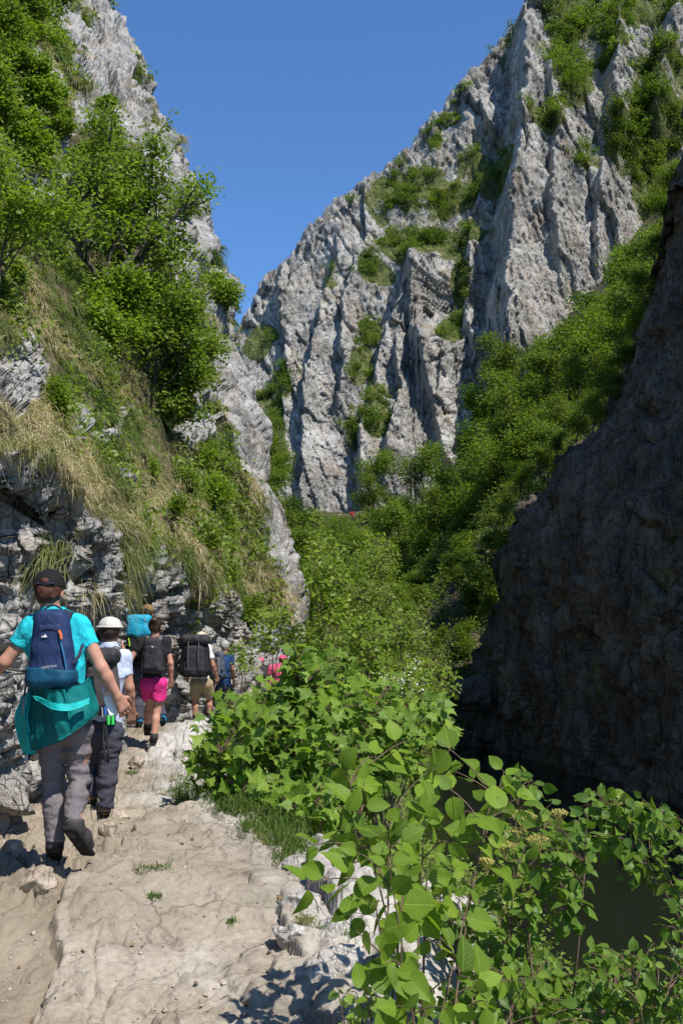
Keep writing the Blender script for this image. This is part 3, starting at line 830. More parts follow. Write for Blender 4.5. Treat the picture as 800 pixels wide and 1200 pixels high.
def tree(name, label, cat, loc, seed, H, r0, levels, per, lsize, spread, mat, group=None, kind='card', bark='bark', scale_to=None, minr=0.0, **kw):
    """scale_to: wanted overall height; the skeleton is scaled to it"""
    paths, anch = grow(seed, H, r0, levels, **kw)
    f = foliage(seed + 5, anch, per, lsize, spread, kind)
    k = 1.0
    if scale_to:
        k = scale_to / max(f[0][:, 2].max(), .1)
    V, F = tubes([(p * k, r_ * k) for p, r_ in paths if r_[0] * k > minr], 5)
    root = thing(name, label, cat, loc, group)
    tr = link('trunk', mk('trunk', V, [F]), M[bark], root)
    cr = link('crown', leaves('crown', f[0] * k, f[1], f[2], f[3], f[4], f[5]), mat, root, smooth=False)
    return root

def ground_at(x, y):
    return float(terrain_z(np.array([x]), np.array([y]))[0])

# --- trees on the wooded slope beside the dark cliff and in the valley: prototypes, then copies
SL = 'trees crowding the slope beside the dark cliff'
SLL = 'bushy green tree among many on the steep slope left of the dark cliff'
protos = []
for i, (lv, per, sp, mat, asp) in enumerate([((6, 4, 3), 9, .30, 'leaf_far', 1), ((7, 4, 3), 8, .34, 'leaf_mid', 1), ((5, 4, 4), 8, .30, 'leaf_far', 1), ((6, 5, 3), 8, .32, 'leaf_mid', 1), ((5, 4, 3), 10, .30, 'leaf_dark', 1)]):
    protos.append(tree('tree', SLL, 'tree', (0, 0, -50), 100 + i, 2.6, .10, lv, per, .19, sp, M[mat], SL, scale_to=4.6, minr=.012, t0=.18, trop=.1, fork=(35, 75)))
used = set()
def put(i, loc, rz, s, label=SLL, group=SL):
    if i not in used:
        used.add(i); place(protos[i], loc, rz, s); protos[i]['label'] = label; protos[i]['group'] = group; return protos[i]
    return dup(protos[i], loc, rz, s, label, group)

r_ = np.random.default_rng(5)
# rows of (px, py of the crown's centre, distance, height)
spots = []
band = [(792, 232, 78), (770, 250, 84), (752, 275, 80), (735, 300, 86), (775, 300, 66), (755, 330, 70), (728, 340, 82), (745, 370, 64), (720, 375, 74), (700, 390, 80), (672, 392, 86), (735, 405, 56), (715, 420, 60), (690, 420, 68), (662, 415, 78),
        (640, 418, 84), (620, 425, 90), (600, 425, 94), (700, 450, 55), (675, 455, 60), (650, 455, 66), (625, 455, 74), (600, 455, 80), (578, 455, 90), (562, 470, 92), (660, 490, 52), (640, 490, 56), (615, 490, 62), (590, 495, 68), (565, 500, 78), (545, 505, 86),
        (600, 530, 55), (575, 530, 60), (550, 540, 68), (528, 540, 78), (515, 560, 84), (540, 575, 60), (520, 590, 66), (500, 590, 76), (480, 570, 100), (460, 560, 105), (445, 545, 115), (435, 575, 112), (470, 600, 86), (450, 610, 92),
        (780, 268, 70), (762, 292, 76), (742, 330, 76), (708, 405, 72), (646, 436, 74), (632, 470, 68), (692, 478, 47), (655, 512, 48), (628, 540, 47), (600, 572, 47), (580, 596, 48), (566, 640, 48), (722, 440, 46), (742, 392, 46), (560, 690, 48), (758, 340, 44), (772, 290, 44), (676, 470, 50), (640, 500, 52), (610, 545, 52), (606, 510, 60), (585, 515, 66), (560, 520, 72), (655, 438, 88), (590, 440, 100), (530, 520, 90), (495, 545, 104)]
for n, (a, b, yy) in enumerate(band):
    h = r_.uniform(4.2, 6.2) * (1.0 if yy > 60 else .8 if yy > 53 else .5)
    yy = yy * r_.uniform(.96, 1.04); p = W(a, b, yy)
    g = ground_at(p[0], yy)
    # stand the tree on the slope so that its crown comes where the picture shows it
    z = g if abs(p[2] - .55 * h - g) < 3.5 else p[2] - .6 * h
    put(n % 5, (p[0], yy, min(z, p[2] - .45 * h + 1.0)), r_.uniform(0, 6.28), h / 4.6 * r_.uniform(.9, 1.15))
VL = 'shrubs and young trees filling the valley floor'
VLL = 'fresh green young tree in the thicket where the path bends into the valley'
for n in range(64):
    yy = 27 + 62 * r_.random() ** 1.2
    a = r_.uniform(322, 520) if yy < 55 else r_.uniform(350, 500)
    p = W(a, 600, yy); g = ground_at(p[0], yy)
    if g < -2.2: continue
    h = r_.uniform(1.6, 3.2) * (1 if yy < 45 else 1.35)
    put([1, 0, 3, 2, 1][n % 5], (p[0], yy, g - .1), r_.uniform(0, 6.28), h / 4.6, VLL, VL)
# green behind the rock rib
for n, (a, b, yy, h) in enumerate([(318, 520, 95, 4.5), (325, 545, 90, 4), (310, 490, 100, 4), (322, 565, 85, 4), (345, 600, 80, 4), (370, 612, 84, 3.6), (392, 622, 88, 4), (330, 600, 70, 3.5), (305, 505, 92, 3.5)]):
    p = W(a, b, yy); put(n % 5, (p[0], yy, p[2] - .6 * h), r_.uniform(0, 6.28), h / 4.6, 'green tree in the cleft between the near rock rib and the far cliff', 'trees in the cleft behind the rock rib')

for n, (a, b, yy, s_) in enumerate([(566, 722, 42.3, .30), (571, 690, 42, .26), (574, 650, 41.7, .32), (588, 612, 41.3, .3), (606, 580, 40.6, .34), (630, 556, 40.2, .38), (650, 534, 39.5, .34), (672, 515, 39, .36), (694, 494, 38.2, .4), (712, 470, 37.6, .36), (726, 436, 37, .38), (740, 398, 36.3, .4), (752, 350, 35.4, .36), (764, 305, 34.6, .38), (776, 262, 33.6, .36), (786, 222, 32.4, .34)]):
    p = W(a, b, yy); put([3, 0, 4, 1][n % 4], (p[0] + .05, yy - .1, p[2] - .5 * s_), n * 1.9, s_ * .85, 'small bush growing along the upper edge of the dark cliff', 'bushes along the edge of the dark cliff')

# low plants over the valley floor and slopes: nobody could count them
def scatter_surface(P, N, wgt, n, r):
    dens = (wgt[:-1, :-1] * np.linalg.norm(np.cross(P[1:, :-1] - P[:-1, :-1], P[:-1, 1:] - P[:-1, :-1]), axis=-1)).ravel()
    c = np.cumsum(dens); k = np.searchsorted(c, r.random(n) * c[-1]); m = P.shape[1] - 1
    i, j = k // m, k % m; a, b = r.random(n), r.random(n)
    a, b = a[:, None], b[:, None]
    q = P[i, j] * (1 - a) * (1 - b) + P[i + 1, j] * a * (1 - b) + P[i, j + 1] * (1 - a) * b + P[i + 1, j + 1] * a * b
    return q, N[i, j], i, j

Gn = gnormals(G0); Gn = np.where(Gn[..., 2:] < 0, -Gn, Gn)
gxp, gyp = proj(G0)
vis = (gxp > -60) & (gxp < 860) & (gyp > 100) & (gyp < 1000) & (G0[..., 1] > 24) & (G0[..., 1] < 135) & (G0[..., 2] > WATER)
wt = vis * (1.0 / np.maximum(G0[..., 1], 20) ** 1.25) * np.clip(.65 + .9 * fbm(G0 * .25, 3, 120), .08, 2)
q, qn, _, _ = scatter_surface(G0, Gn, wt * (1 + 2.0 * (G0[..., 0] > 2)), 15000, r_)
k = 13; n = len(q) * k
pos = np.repeat(q, k, 0); hgt = np.repeat(r_.uniform(.15, .75, len(q)) ** 1.2, k) * (1 + pos[:, 1] / 120)
pos = pos + r_.normal(size=(n, 3)) * np.array([.22, .22, 0]) * (.4 + hgt[:, None]) + np.array([0, 0, 1]) * (hgt * r_.random(n))[:, None]
sz = (.075 + pos[:, 1] * .0016) * r_.uniform(.7, 1.3, n)
gc = link('ground_cover', leaves('ground_cover', pos, np.array([0, -.1, .8]) + .55 * r_.normal(size=(n, 3)), r_.normal(size=(n, 3)), sz, 'card', np.clip(np.repeat(r_.normal(.5, .28, len(q)), k) + r_.normal(0, .1, n), 0, 1)), M['leaf_mid'], smooth=False)
tag(gc, 'low green undergrowth over the valley floor and slope', 'undergrowth', kind='stuff')

# shrubs and dry tufts on the open slope below the trees
LB = 'low bushes on the open slope below the trees'
for n in range(46):
    a_, b_ = r_.uniform(440, 575), r_.uniform(640, 800); yy = r_.uniform(46, 62); p = W(a_, 600, yy); g = ground_at(p[0], yy)
    put([0, 3, 1, 4][n % 4], (p[0], yy, g - .2), r_.uniform(0, 6.28), r_.uniform(.2, .5), 'low green bush on the half shaded slope between valley and dark cliff', LB)

# bank between path and river, under the bushes
bk = (G0[..., 0] > interp(G0[..., 1], *XR) + .3) & (G0[..., 0] < 8) & (G0[..., 1] > 2.5) & (G0[..., 1] < 30) & (G0[..., 2] > WATER)
q, qn, _, _ = scatter_surface(G0, Gn, bk * 1.0, 2600, r_)
k = 10; n = len(q) * k
pos = np.repeat(q, k, 0) + r_.normal(size=(n, 3)) * np.array([.14, .14, .05]) + np.array([0, 0, 1]) * r_.uniform(.02, .4, n)[:, None]
bc = link('bank_herbs', leaves('bank_herbs', pos, np.array([0, 0, .9]) + .5 * r_.normal(size=(n, 3)), r_.normal(size=(n, 3)), r_.uniform(.04, .09, n), 'card', np.clip(r_.normal(.45, .25, n), 0, 1)), M['leaf_gloss'], smooth=False)
tag(bc, 'small herbs covering the bank between path and river', 'herbs', kind='stuff')

# --- grass tussocks on the rock wall
def blades(P0, N0, per, L, width, r, tuft=.05, straw=None, stiff=.55, seg=4):
    """curved, drooping blades; every row of P0 is a tussock"""
    m = len(P0); n = m * per
    b = np.repeat(P0, per, 0) + r.normal(size=(n, 3)) * tuft * np.array([1, 1, .5])
    Nn = np.repeat(N0, per, 0)
    d = nz(Nn * .55 + np.array([0, 0, stiff]) + r.normal(size=(n, 3)) * .5)
    Ls = np.repeat(np.broadcast_to(L, (m,)), per) * r.uniform(.55, 1.2, n)
    wd = np.repeat(np.broadcast_to(width, (m,)), per) * r.uniform(.7, 1.2, n)
    dp = r.uniform(.5, 1.25, n)
    side = nz(np.cross(d, np.array([0, 0, 1.0]) + .4 * r.normal(size=(n, 3))))
    rows = []
    for i in range(seg):
        t = i / (seg - 1)
        c = b + d * (Ls * t * (1 - .15 * t))[:, None] + np.array([0, 0, -1.0]) * (Ls * dp * t * t * .95)[:, None]
        wv_ = (wd * (1 - .88 * t ** 1.5))[:, None]
        rows += [c - side * wv_ * .5, c + side * wv_ * .5]
    V = np.stack(rows, 1).reshape(-1, 3); off = (np.arange(n) * seg * 2)[:, None, None]
    F = np.array([(2 * i, 2 * i + 1, 2 * i + 3, 2 * i + 2) for i in range(seg - 1)])
    st = np.repeat(straw, per) if straw is not None else np.full(n, .5)
    ti = np.clip(st + r.normal(0, .17, n), 0, 1)
    tt = np.repeat(ti, seg * 2)
    return V, (F[None] + off).reshape(-1, 4), tt

turf = (1 - LWrock) * (LWpx > -420) * (1 - .55 * (LWpx < -60)) * (LW[..., 1] > 2.5) * (LWpx < 420) * (LWpy < 840) * (LWpy > -60)
turf = turf * (1 - .8 * gmask(LWpx, LWpy, [(190, 470, 38, 95), (175, 330, 50, 60), (160, 250, 40, 60)]))
liplw = np.interp(LWpx, [-400, -20, 40, 75, 110, 150, 200, 250, 300, 340, 400], [545, 545, 553, 578, 618, 640, 660, 686, 715, 745, 800])
turf = turf * (1 - (1 - sstep(10, 20, liplw - LWpy)) * (LWpx < 130) * .85)
turf = turf * np.clip(1.0 + 1.1 * fbm(LW * .7, 3, 130), .15, 2.2)
wt = turf / np.maximum(LW[..., 1], 5) ** 1.55
q, qn, qi, qj = scatter_surface(LW, LWN, wt, 9800, r_)
yd = q[:, 1]
green = fbm(q * .55, 3, 131) + .45 * fbm(q * 1.7, 2, 132)
straw = np.clip(.50 - .95 * green - .012 * np.maximum(yd - 22, 0), .05, .95)
L = np.clip(.05 + .0135 * yd, .12, .7) * r_.uniform(.6, 1.35, len(q))
V, F, tt = blades(q - qn * .03, qn, 40, L, np.clip(.003 + .0008 * yd, .005, .04), r_, tuft=.06, straw=straw)
gr = link('grass', mk('grass', V, [F], {'tint': tt}), M['grass'])
tag(gr, 'dry straw and green grass hanging over the rock wall', 'grass', kind='stuff')
# green leafy weeds among the turf
ribx = np.interp(LWpy, [330, 400, 500, 600, 680, 760, 830], [245, 262, 287, 322, 347, 362, 372])
wt2 = turf * (np.abs(LWpx - ribx) > 26) * sstep(9, 16, LW[..., 1]) / np.maximum(LW[..., 1], 5) ** 1.5 * np.clip(fbm(LW * .4, 3, 133) * 1.5 + .45 + .5 * (LWpx > 200), 0, 2)
q, qn, _, _ = scatter_surface(LW, LWN, wt2, 3200, r_)
k = 12; n = len(q) * k
pos = np.repeat(q, k, 0) + np.repeat(qn, k, 0) * r_.uniform(.02, .35, n)[:, None] + r_.normal(size=(n, 3)) * .13
wd = link('hillside_herbs', leaves('hillside_herbs', pos, np.array([.25, -.25, .7]) + .5 * r_.normal(size=(n, 3)), r_.normal(size=(n, 3)) + np.array([0, 0, -.2]), (.035 + .0035 * pos[:, 1]) * r_.uniform(.7, 1.3, n), 'card', np.clip(np.repeat(r_.normal(.5, .25, len(q)), k) + r_.normal(0, .1, n), 0, 1)), M['leaf_mid'], smooth=False)
tag(wd, 'green leafy weeds growing through the turf of the rock wall', 'weeds', kind='stuff')

def wall_point(a, b):
    d = (LWpx - a) ** 2 + (LWpy - b) ** 2 + 1e6 * (LW[..., 1] < 1.5)
    # nearest visible sheet
    k = np.argsort(d.ravel())[:12]; pts = LW.reshape(-1, 3)[k]; nn = LWN.reshape(-1, 3)[k]
    i = int(np.argmin(pts[:, 1])); return pts[i], nn[i]

tus = [(64, 652, .55, 'straw tussock with green heart drooping under the overhang left of the black cap', .55), (104, 690, .28, 'small dry tussock hanging in the rock crack behind the white hat', .9),
       (142, 690, .40, 'thin straw tuft hanging down the grey rock rib above the turquoise pack', .7), (148, 650, .5, 'greenish tussock at the foot of the turf above the grey rock rib', .45),
       (225, 745, .4, 'pale straw tuft hanging on the rock above the last two walkers', .8), (170, 640, .5, 'green tussock overhanging the dark square hole in the rock', .3), (30, 530, .26, 'straw tussock spilling over the dark overhang at the left edge', .85), (84, 556, .3, 'straw tussock at the right end of the dark overhang', .8)]
for a, b, L, lab, stw in tus:
    p, nn = wall_point(a, b)
    rr = np.random.default_rng(int(a))
    V, F, tt = blades(np.zeros((1, 3)) + nn * .02, nn[None], 230, np.array([L]), np.array([.008]), rr, tuft=.06, straw=np.array([stw]))
    o = link('grass_tussock', mk('grass_tussock', V, [F], {'tint': tt}), M['grass']); o.location = p
    tag(o, lab, 'grass tussock', 'tussocks hanging on the bare rock')

sl_ = (G0[..., 1] > 42) & (G0[..., 1] < 80) & (G0[..., 0] > 1.5) & (G0[..., 0] < 16)
q, qn, _, _ = scatter_surface(G0, Gn, sl_ * np.clip(.5 + 1.2 * fbm(G0 * .3, 3, 140), 0, 2), 1500, r_)
V, F, tt = blades(q, qn, 26, r_.uniform(.4, .9, len(q)), np.full(len(q), .05), r_, tuft=.15, straw=np.clip(r_.normal(.55, .25, len(q)), 0, 1), seg=3)
sg = link('slope_grass', mk('slope_grass', V, [F], {'tint': tt}), M['grass']); tag(sg, 'dry grass on the open slope across the valley', 'grass', kind='stuff')

# --- shrubs on the far cliff: small copies without parts
FS = 'shrubs rooted in the far cliff'; FSL = 'small green shrub rooted on a ledge of the far grey cliff'
sh = []
for i in range(4):
    rr = np.random.default_rng(300 + i); n = 420
    cl_ = rr.normal(size=(9, 3)) * np.array([.75, .75, .5]) + np.array([0, 0, .9]); idx = rr.integers(0, 9, n)
    pos = cl_[idx] + rr.normal(size=(n, 3)) * .34; pos[:, 2] = np.abs(pos[:, 2])
    o = link('shrub', leaves('shrub', pos, np.array([.1, -.3, .7]) + .5 * rr.normal(size=(n, 3)), rr.normal(size=(n, 3)), rr.uniform(.2, .38, n), 'card', np.clip(rr.normal(.5, .2, n) + .15 * (idx % 3 - 1), 0, 1)), M[['leaf_far', 'leaf_mid', 'leaf_far', 'leaf_dark'][i]], smooth=False)
    tag(o, FSL, 'shrub', FS); sh.append(o)
wt = sstep(.45, .9, FCveg) * ((FCpx > 285) & (FCpx < 830) & (FCpy > -30) & (FCpy < 600))
wt[:, 588:] = 0
q, qn, _, _ = scatter_surface(FC, FCN, wt, 275, r_)
extra = [(577, 62), (530, 118), (492, 165), (648, 10), (600, 40), (412, 232), (548, 100), (470, 190), (505, 150), (560, 85), (428, 392), (590, 55)]
ex = []
for a, b in extra:
    d = (FCpx - a) ** 2 + (FCpy - b - 4) ** 2; ex.append(FC.reshape(-1, 3)[int(np.argmin(d))])
q = np.concatenate([q, np.array(ex)])
for n, p in enumerate(q):
    o = sh[n] if n < 4 else sh[n % 4].copy()
    if n >= 4: COL.objects.link(o)
    s = r_.uniform(.55, 1.5) * (1.25 if p[0] > 40 else 1)
    place(o, (p[0], p[1] - .3, p[2] - .3 * s), r_.uniform(0, 6.28), (s, s, s * r_.uniform(.7, 1.2)))

q, qn, _, _ = scatter_surface(FC, FCN, sstep(.25, .8, FCveg) * ((FCpx > 280) & (FCpx < 840) & (FCpy > -40) & (FCpy < 620)), 6500, r_)
k = 8; n = len(q) * k; pos = np.repeat(q, k, 0) + r_.normal(size=(n, 3)) * .5 + np.array([0, -.25, .25])
fg = link('cliff_herbs', leaves('cliff_herbs', pos, np.array([.1, -.4, .7]) + .5 * r_.normal(size=(n, 3)), r_.normal(size=(n, 3)), r_.uniform(.2, .42, n), 'card', np.clip(np.repeat(r_.normal(.5, .3, len(q)), k) + r_.normal(0, .1, n), 0, 1)), M['leaf_far'], smooth=False)
tag(fg, 'green grass and herbs on the ledges of the far cliff', 'herbs', kind='stuff')

# --- trees and bushes on the left wall
def wall_tree(a, b, lab, seed, H, levels, per, ls, sp, mat, name='tree', cat='tree', kind='card', r0=.08, ht=None, up=0.0, **kw):
    p, nn = wall_point(a, b); p = p + np.array([0, 0, up])
    return tree(name, lab, cat, p - nn * .15, seed, H, r0, levels, per, ls, sp, M[mat], None, kind, scale_to=ht, **kw)

wall_tree(100, 318, 'dark many-stemmed tree leaning out from the turf at left, its crown against the pale cliff', 401, 3.4, (8, 5, 4), 8, .12, .15, 'leaf_mid', r0=.17, ht=5.2, lean=(.45, -.2), t0=.12, minr=.01)
wall_tree(120, 345, 'leafy tree with long bare dark limbs below the many-stemmed tree', 402, 3.0, (7, 5, 4), 7, .115, .14, 'leaf_mid', r0=.14, ht=4.4, lean=(.6, .1), t0=.15, minr=.01)
wall_tree(118, 372, 'green tree whose branches reach the sky edge of the left cliff', 403, 2.8, (7, 5, 4), 7, .12, .15, 'leaf_light', r0=.12, ht=4.6, lean=(.4, .3), t0=.15, minr=.01)
wall_tree(140, 440, 'bright green bush below the dark limbs on the left slope', 405, 1.7, (8, 5, 3), 16, .12, .2, 'leaf_light', 'bush', 'bush', r0=.06, ht=2.8, t0=.08, minr=.008)
wall_tree(185, 470, 'green scrub in the gully between turf and rock rib', 406, 1.9, (7, 5, 4), 7, .11, .2, 'leaf_mid', 'bush', 'bush', r0=.07, ht=3.6, t0=.08, minr=.008)
wall_tree(205, 530, 'dark green scrub at the lower end of the gully', 407, 1.7, (7, 5, 3), 13, .11, .2, 'leaf_mid', 'bush', 'bush', r0=.06, ht=2.9, t0=.08, minr=.008)
wall_tree(225, 480, 'loose green bush against the pale rib of rock', 408, 1.6, (6, 5, 3), 12, .11, .2, 'leaf_mid', 'bush', 'bush', r0=.05, ht=2.8, t0=.08, minr=.008)
wall_tree(175, 420, 'leafy bush between the limbs and the pale rock', 420, 1.9, (7, 5, 4), 7, .12, .2, 'leaf_mid', 'bush', 'bush', r0=.06, ht=3.6, t0=.08, minr=.008)
wall_tree(262, 380, 'thin bush at the tip of the left ridge where it meets the sky', 422, 1.5, (5, 4, 3), 8, .13, .24, 'leaf_light', 'bush', 'bush', r0=.04, ht=2.2, t0=.1, minr=.008)
wall_tree(-2, 385, 'young tree with a thin dark trunk and feathery yellow-green crown at the left edge', 409, 1.9, (6, 4, 3), 8, .07, .13, 'leaf_light', r0=.035, ht=2.6, lean=(.3, -.1), t0=.45, minr=.004)
wall_tree(-8, 380, 'small green bush at the foot of the thin young tree', 410, .9, (7, 4, 3), 10, .07, .11, 'leaf_mid', 'bush', 'bush', r0=.03, ht=1.0, t0=.1, minr=.004)
for n, (a, b, h, m, lab) in enumerate([(14, 72, 5.6, 'leaf_mid', 'big green tree in the top left corner'), (28, 78, 4.4, 'leaf_light', 'sunny green tree below the corner trees at top left'), (-10, 110, 5.6, 'leaf_mid', 'green tree cut by the left edge high on the slope'),
        (35, 145, 4.2, 'leaf_light', 'light green bushy tree on the middle of the left slope'), (5, 180, 4.6, 'leaf_mid', 'leafy tree at the left edge above the young tree'),
        (64, 165, 2.4, 'leaf_mid', 'low green tree on the ledge under the pale cliff head'), (50, 10, 4.4, 'leaf_dark', 'dark tree at the very top of the left slope'), (125, 132, 1.5, 'leaf_mid', 'small bush on the ledge right of the pale cliff head'), (40, 215, 3.6, 'leaf_light', 'pale green tree just above the many-stemmed tree'), (90, 225, 3.4, 'leaf_mid', 'green tree behind the many-stemmed tree')]):
    wall_tree(a, b, lab, 430 + n, 2.4, (7, 5, 4), 11, .13, .24, m, r0=.1, ht=h*.62, t0=.12, minr=.012)

# scrubby bushes along the right flank of the wall
WB = 'small bushes on the lower turf of the rock wall'; wb = []
for i in range(3):
    t = tree('bush', 'small green bush in the turf near the pale rock rib', 'bush', (0, 0, -50), 450 + i, .6, .02, (6, 4), 12, .075, .11, M[['leaf_mid', 'leaf_light', 'leaf_mid'][i]], WB, scale_to=.9, minr=.004, t0=.1); wb.append(t)
for n, (a, b, s) in enumerate([(225, 590, .9), (250, 600, 1.1), (262, 640, 1.2), (245, 650, .8), (235, 560, 1.1), (275, 615, 1.2), (60, 480, .5), (75, 500, .5), (205, 610, .7), (290, 745, 1.2), (180, 570, .8), (20, 345, .8), (268, 705, 1.0)]):
    p, nn = wall_point(a, b)
    if n < 3: place(wb[n], p, n * 2.0, s)
    else: dup(wb[n % 3], p, n * 1.7, s)
# ------------------------------------------------------------------ foreground bushes, stones, small things
def bez(a, c, b, n=8):
    t = np.linspace(0, 1, n)[:, None]
    return a * (1 - t) ** 2 + 2 * c * t * (1 - t) + b * t * t

def stem_shrub(name, label, base, tips, seed, mat, kind, lsize, pairs=2, rbase=.008, gap=.07, face=(.22, -.45, .7), jit=.3, droop=.15, group=None, basejit=.08, bow=.25, tw=.0, main=14, petiole=.25, cat='shrub', extra=None):
    """stems from one foot to every tip, leaves in opposite pairs below each tip"""
    r = np.random.default_rng(seed); base = np.asarray(base, float); tips = np.asarray(tips, float) - base
    root = thing(name, label, cat, tuple(base), group)
    paths = []; mains = []; pos, dr, nr, sz, ti = [], [], [], [], []
    order = np.argsort(-np.linalg.norm(tips, axis=1)); order = np.concatenate([order[::max(1, len(order) // main)], order])
    seen = set()
    for i in order:
        if i in seen: continue
        seen.add(i); tp = tips[i]
        if len(mains) < main:
            b0 = np.append(r.normal(size=2) * basejit, -.05); c = b0 * .55 + tp * .45 + np.array([0, 0, bow * np.linalg.norm(tp)]) + r.normal(size=3) * .04
            p = bez(b0, c, tp, 12); rad = rbase * r.uniform(.7, 1.2) * np.linspace(1, .25, 12); mains.append(p)
        else:
            A = np.concatenate([m[4:-1] for m in mains]); d = np.linalg.norm(A - tp, axis=1) + .6 * np.maximum(A[:, 2] - tp[2] + .1, 0); q = A[int(np.argmin(d))]
            p = bez(q, (q + tp) / 2 + np.array([0, 0, .2 * np.linalg.norm(tp - q)]) + r.normal(size=3) * .02, tp, 7); rad = rbase * .4 * np.linspace(1, .45, 7)
        paths.append((p, rad))
        T = nz(p[-1] - p[-2])
        seg = np.linalg.norm(np.diff(p, axis=0), axis=1); cum = np.concatenate([[0], np.cumsum(seg)])
        ph = r.uniform(0, 6.28)
        for k in range(pairs):
            s_ = cum[-1] - k * gap * r.uniform(.8, 1.3)
            if s_ < cum[-1] * .15: break
            q = np.array([np.interp(s_, cum, p[:, a]) for a in range(3)])
            X = nz(np.cross(T, np.array([.1, .2, 1.0]))); Y = np.cross(T, X)
            for sgn in (0, math.pi):
                if r.random() < .1: continue
                a = ph + sgn + k * 1.57 + r.normal() * .3
                o = X * math.cos(a) + Y * math.sin(a) + T * (.55 if k == 0 else .25); o[2] -= droop * r.uniform(.3, 1.4); o = nz(o)
                ls = lsize * r.uniform(.62, 1.18) * (.8 if k == 0 else 1.0)
                e = q + o * ls * petiole
                paths.append((np.array([q, (q + e) / 2 + np.array([0, 0, .004]), e]), np.array([.0013, .0011, .0009]) * (lsize / .1)))
                pos.append(e); dr.append(o); nr.append(np.array(face) + r.normal(size=3) * jit); sz.append(ls); ti.append(np.clip(r.normal(.55, .22), 0, 1))
    V, F = tubes(paths, 5)
    link('stem', mk('stem', V, [F]), M['twig'], root)
    link('foliage', leaves('foliage', np.array(pos), np.array(nr), np.array(dr), np.array(sz), kind, np.array(ti)), mat, root, smooth=(kind != 'maple'))
    return root

def pix_tips(lst): return np.array([W(*t) for t in lst])
def region_tips(seed, n, cx, cy, rx, ry, Y0, dY, shell=.55, lower=1.0):
    """tips through an ellipsoid of leaves, most of them near its surface"""
    r = np.random.default_rng(seed); d = nz(r.normal(size=(n, 3))) * (r.random(n)[:, None] ** (1 - shell))
    d[:, 1] = -d[:, 1]
    return W(cx + rx * d[:, 0], cy - ry * d[:, 1] * np.where(d[:, 1] > 0, 1, lower), Y0 + dY * d[:, 2])

# big round-leaved shrub in front
vt = [(398, 884, 3.9), (440, 888, 4.0), (480, 868, 4.1), (512, 868, 4.2), (455, 930, 3.8), (405, 950, 3.7), (372, 990, 3.7), (362, 1035, 3.6), (420, 1000, 3.4), (455, 1012, 3.3), (440, 1060, 3.3), (470, 1105, 3.2), (452, 1130, 3.1), (500, 1020, 3.5), (520, 985, 3.7),
      (545, 950, 3.9), (575, 938, 4.0), (600, 950, 4.0), (610, 935, 4.1), (560, 990, 3.9), (490, 960, 3.8), (430, 925, 4.0), (500, 915, 4.1), (535, 905, 4.3), (470, 990, 3.6), (510, 1060, 3.4), (490, 1140, 3.2), (525, 1110, 3.4), (405, 1080, 3.4), (430, 1165, 3.2),
      (590, 990, 4.0), (615, 1010, 4.0), (590, 905, 4.3), (600, 925, 4.3), (555, 1150, 3.4), (520, 1180, 3.3), (470, 1180, 3.1), (400, 985, 3.9), (440, 975, 3.6), (475, 1045, 3.5), (570, 1175, 3.5), (612, 1150, 3.6), (545, 1020, 3.8)] + [(float(a), float(b), float(c)) for a, b, c in zip(np.random.default_rng(3).uniform(395, 590, 12), np.random.default_rng(4).uniform(885, 1080, 12), np.random.default_rng(5).uniform(3.7, 4.3, 12))]
vb = W(470, 1300, 3.45); vb[2] = min(vb[2], -.15)
vib = stem_shrub('round_leaved_shrub', 'shrub with large round light green leaves and flat yellow flower heads in the foreground', vb, pix_tips(vt), 700, M['leaf_broad'], 'broad', .106, 3, .008, .075, (.2, -.5, .62), .45, .3, main=10, bow=.12, basejit=.12, petiole=.22)
def umbel(seed, c, rad, root):
    r = np.random.default_rng(seed); k = 130
    a = r.uniform(0, 6.28, k); q = np.sqrt(r.random(k)) * rad
    pts = np.stack([q * np.cos(a), q * np.sin(a), .35 * rad * (1 - (q / rad) ** 2) + r.normal(0, .003, k)], -1)
    oct_ = np.array([(1, 0, 0), (-1, 0, 0), (0, 1, 0), (0, -1, 0), (0, 0, 1), (0, 0, -1)], float); of = np.array([(0, 2, 4), (2, 1, 4), (1, 3, 4), (3, 0, 4), (2, 0, 5), (1, 2, 5), (3, 1, 5), (0, 3, 5)])
    V = (pts[:, None] + oct_[None] * r.uniform(.0022, .0045, (k, 1, 1))).reshape(-1, 3); F = (of[None] + (np.arange(k) * 6)[:, None, None]).reshape(-1, 3)
    rays = [(np.array([[0, 0, -.05], [x * .5, y * .5, -.02], [x, y, z]]), np.array([.0016, .001, .0007])) for x, y, z in pts[::7]]
    tv, tf = tubes(rays, 4)
    me = mk('flower_head', np.concatenate([V, tv]), [F, tf + len(V)])
    o = link('flower_head', me, M['umbel'], root, smooth=False); o.location = c - np.array(root.location)
for n, (a, b, y, rd) in enumerate([(612, 957, 4.02, .055), (655, 953, 4.1, .035), (592, 992, 3.95, .045), (630, 985, 4.05, .05), (606, 975, 4.0, .035), (570, 1010, 3.9, .03)]):
    umbel(n, W(a, b, y), rd, vib)

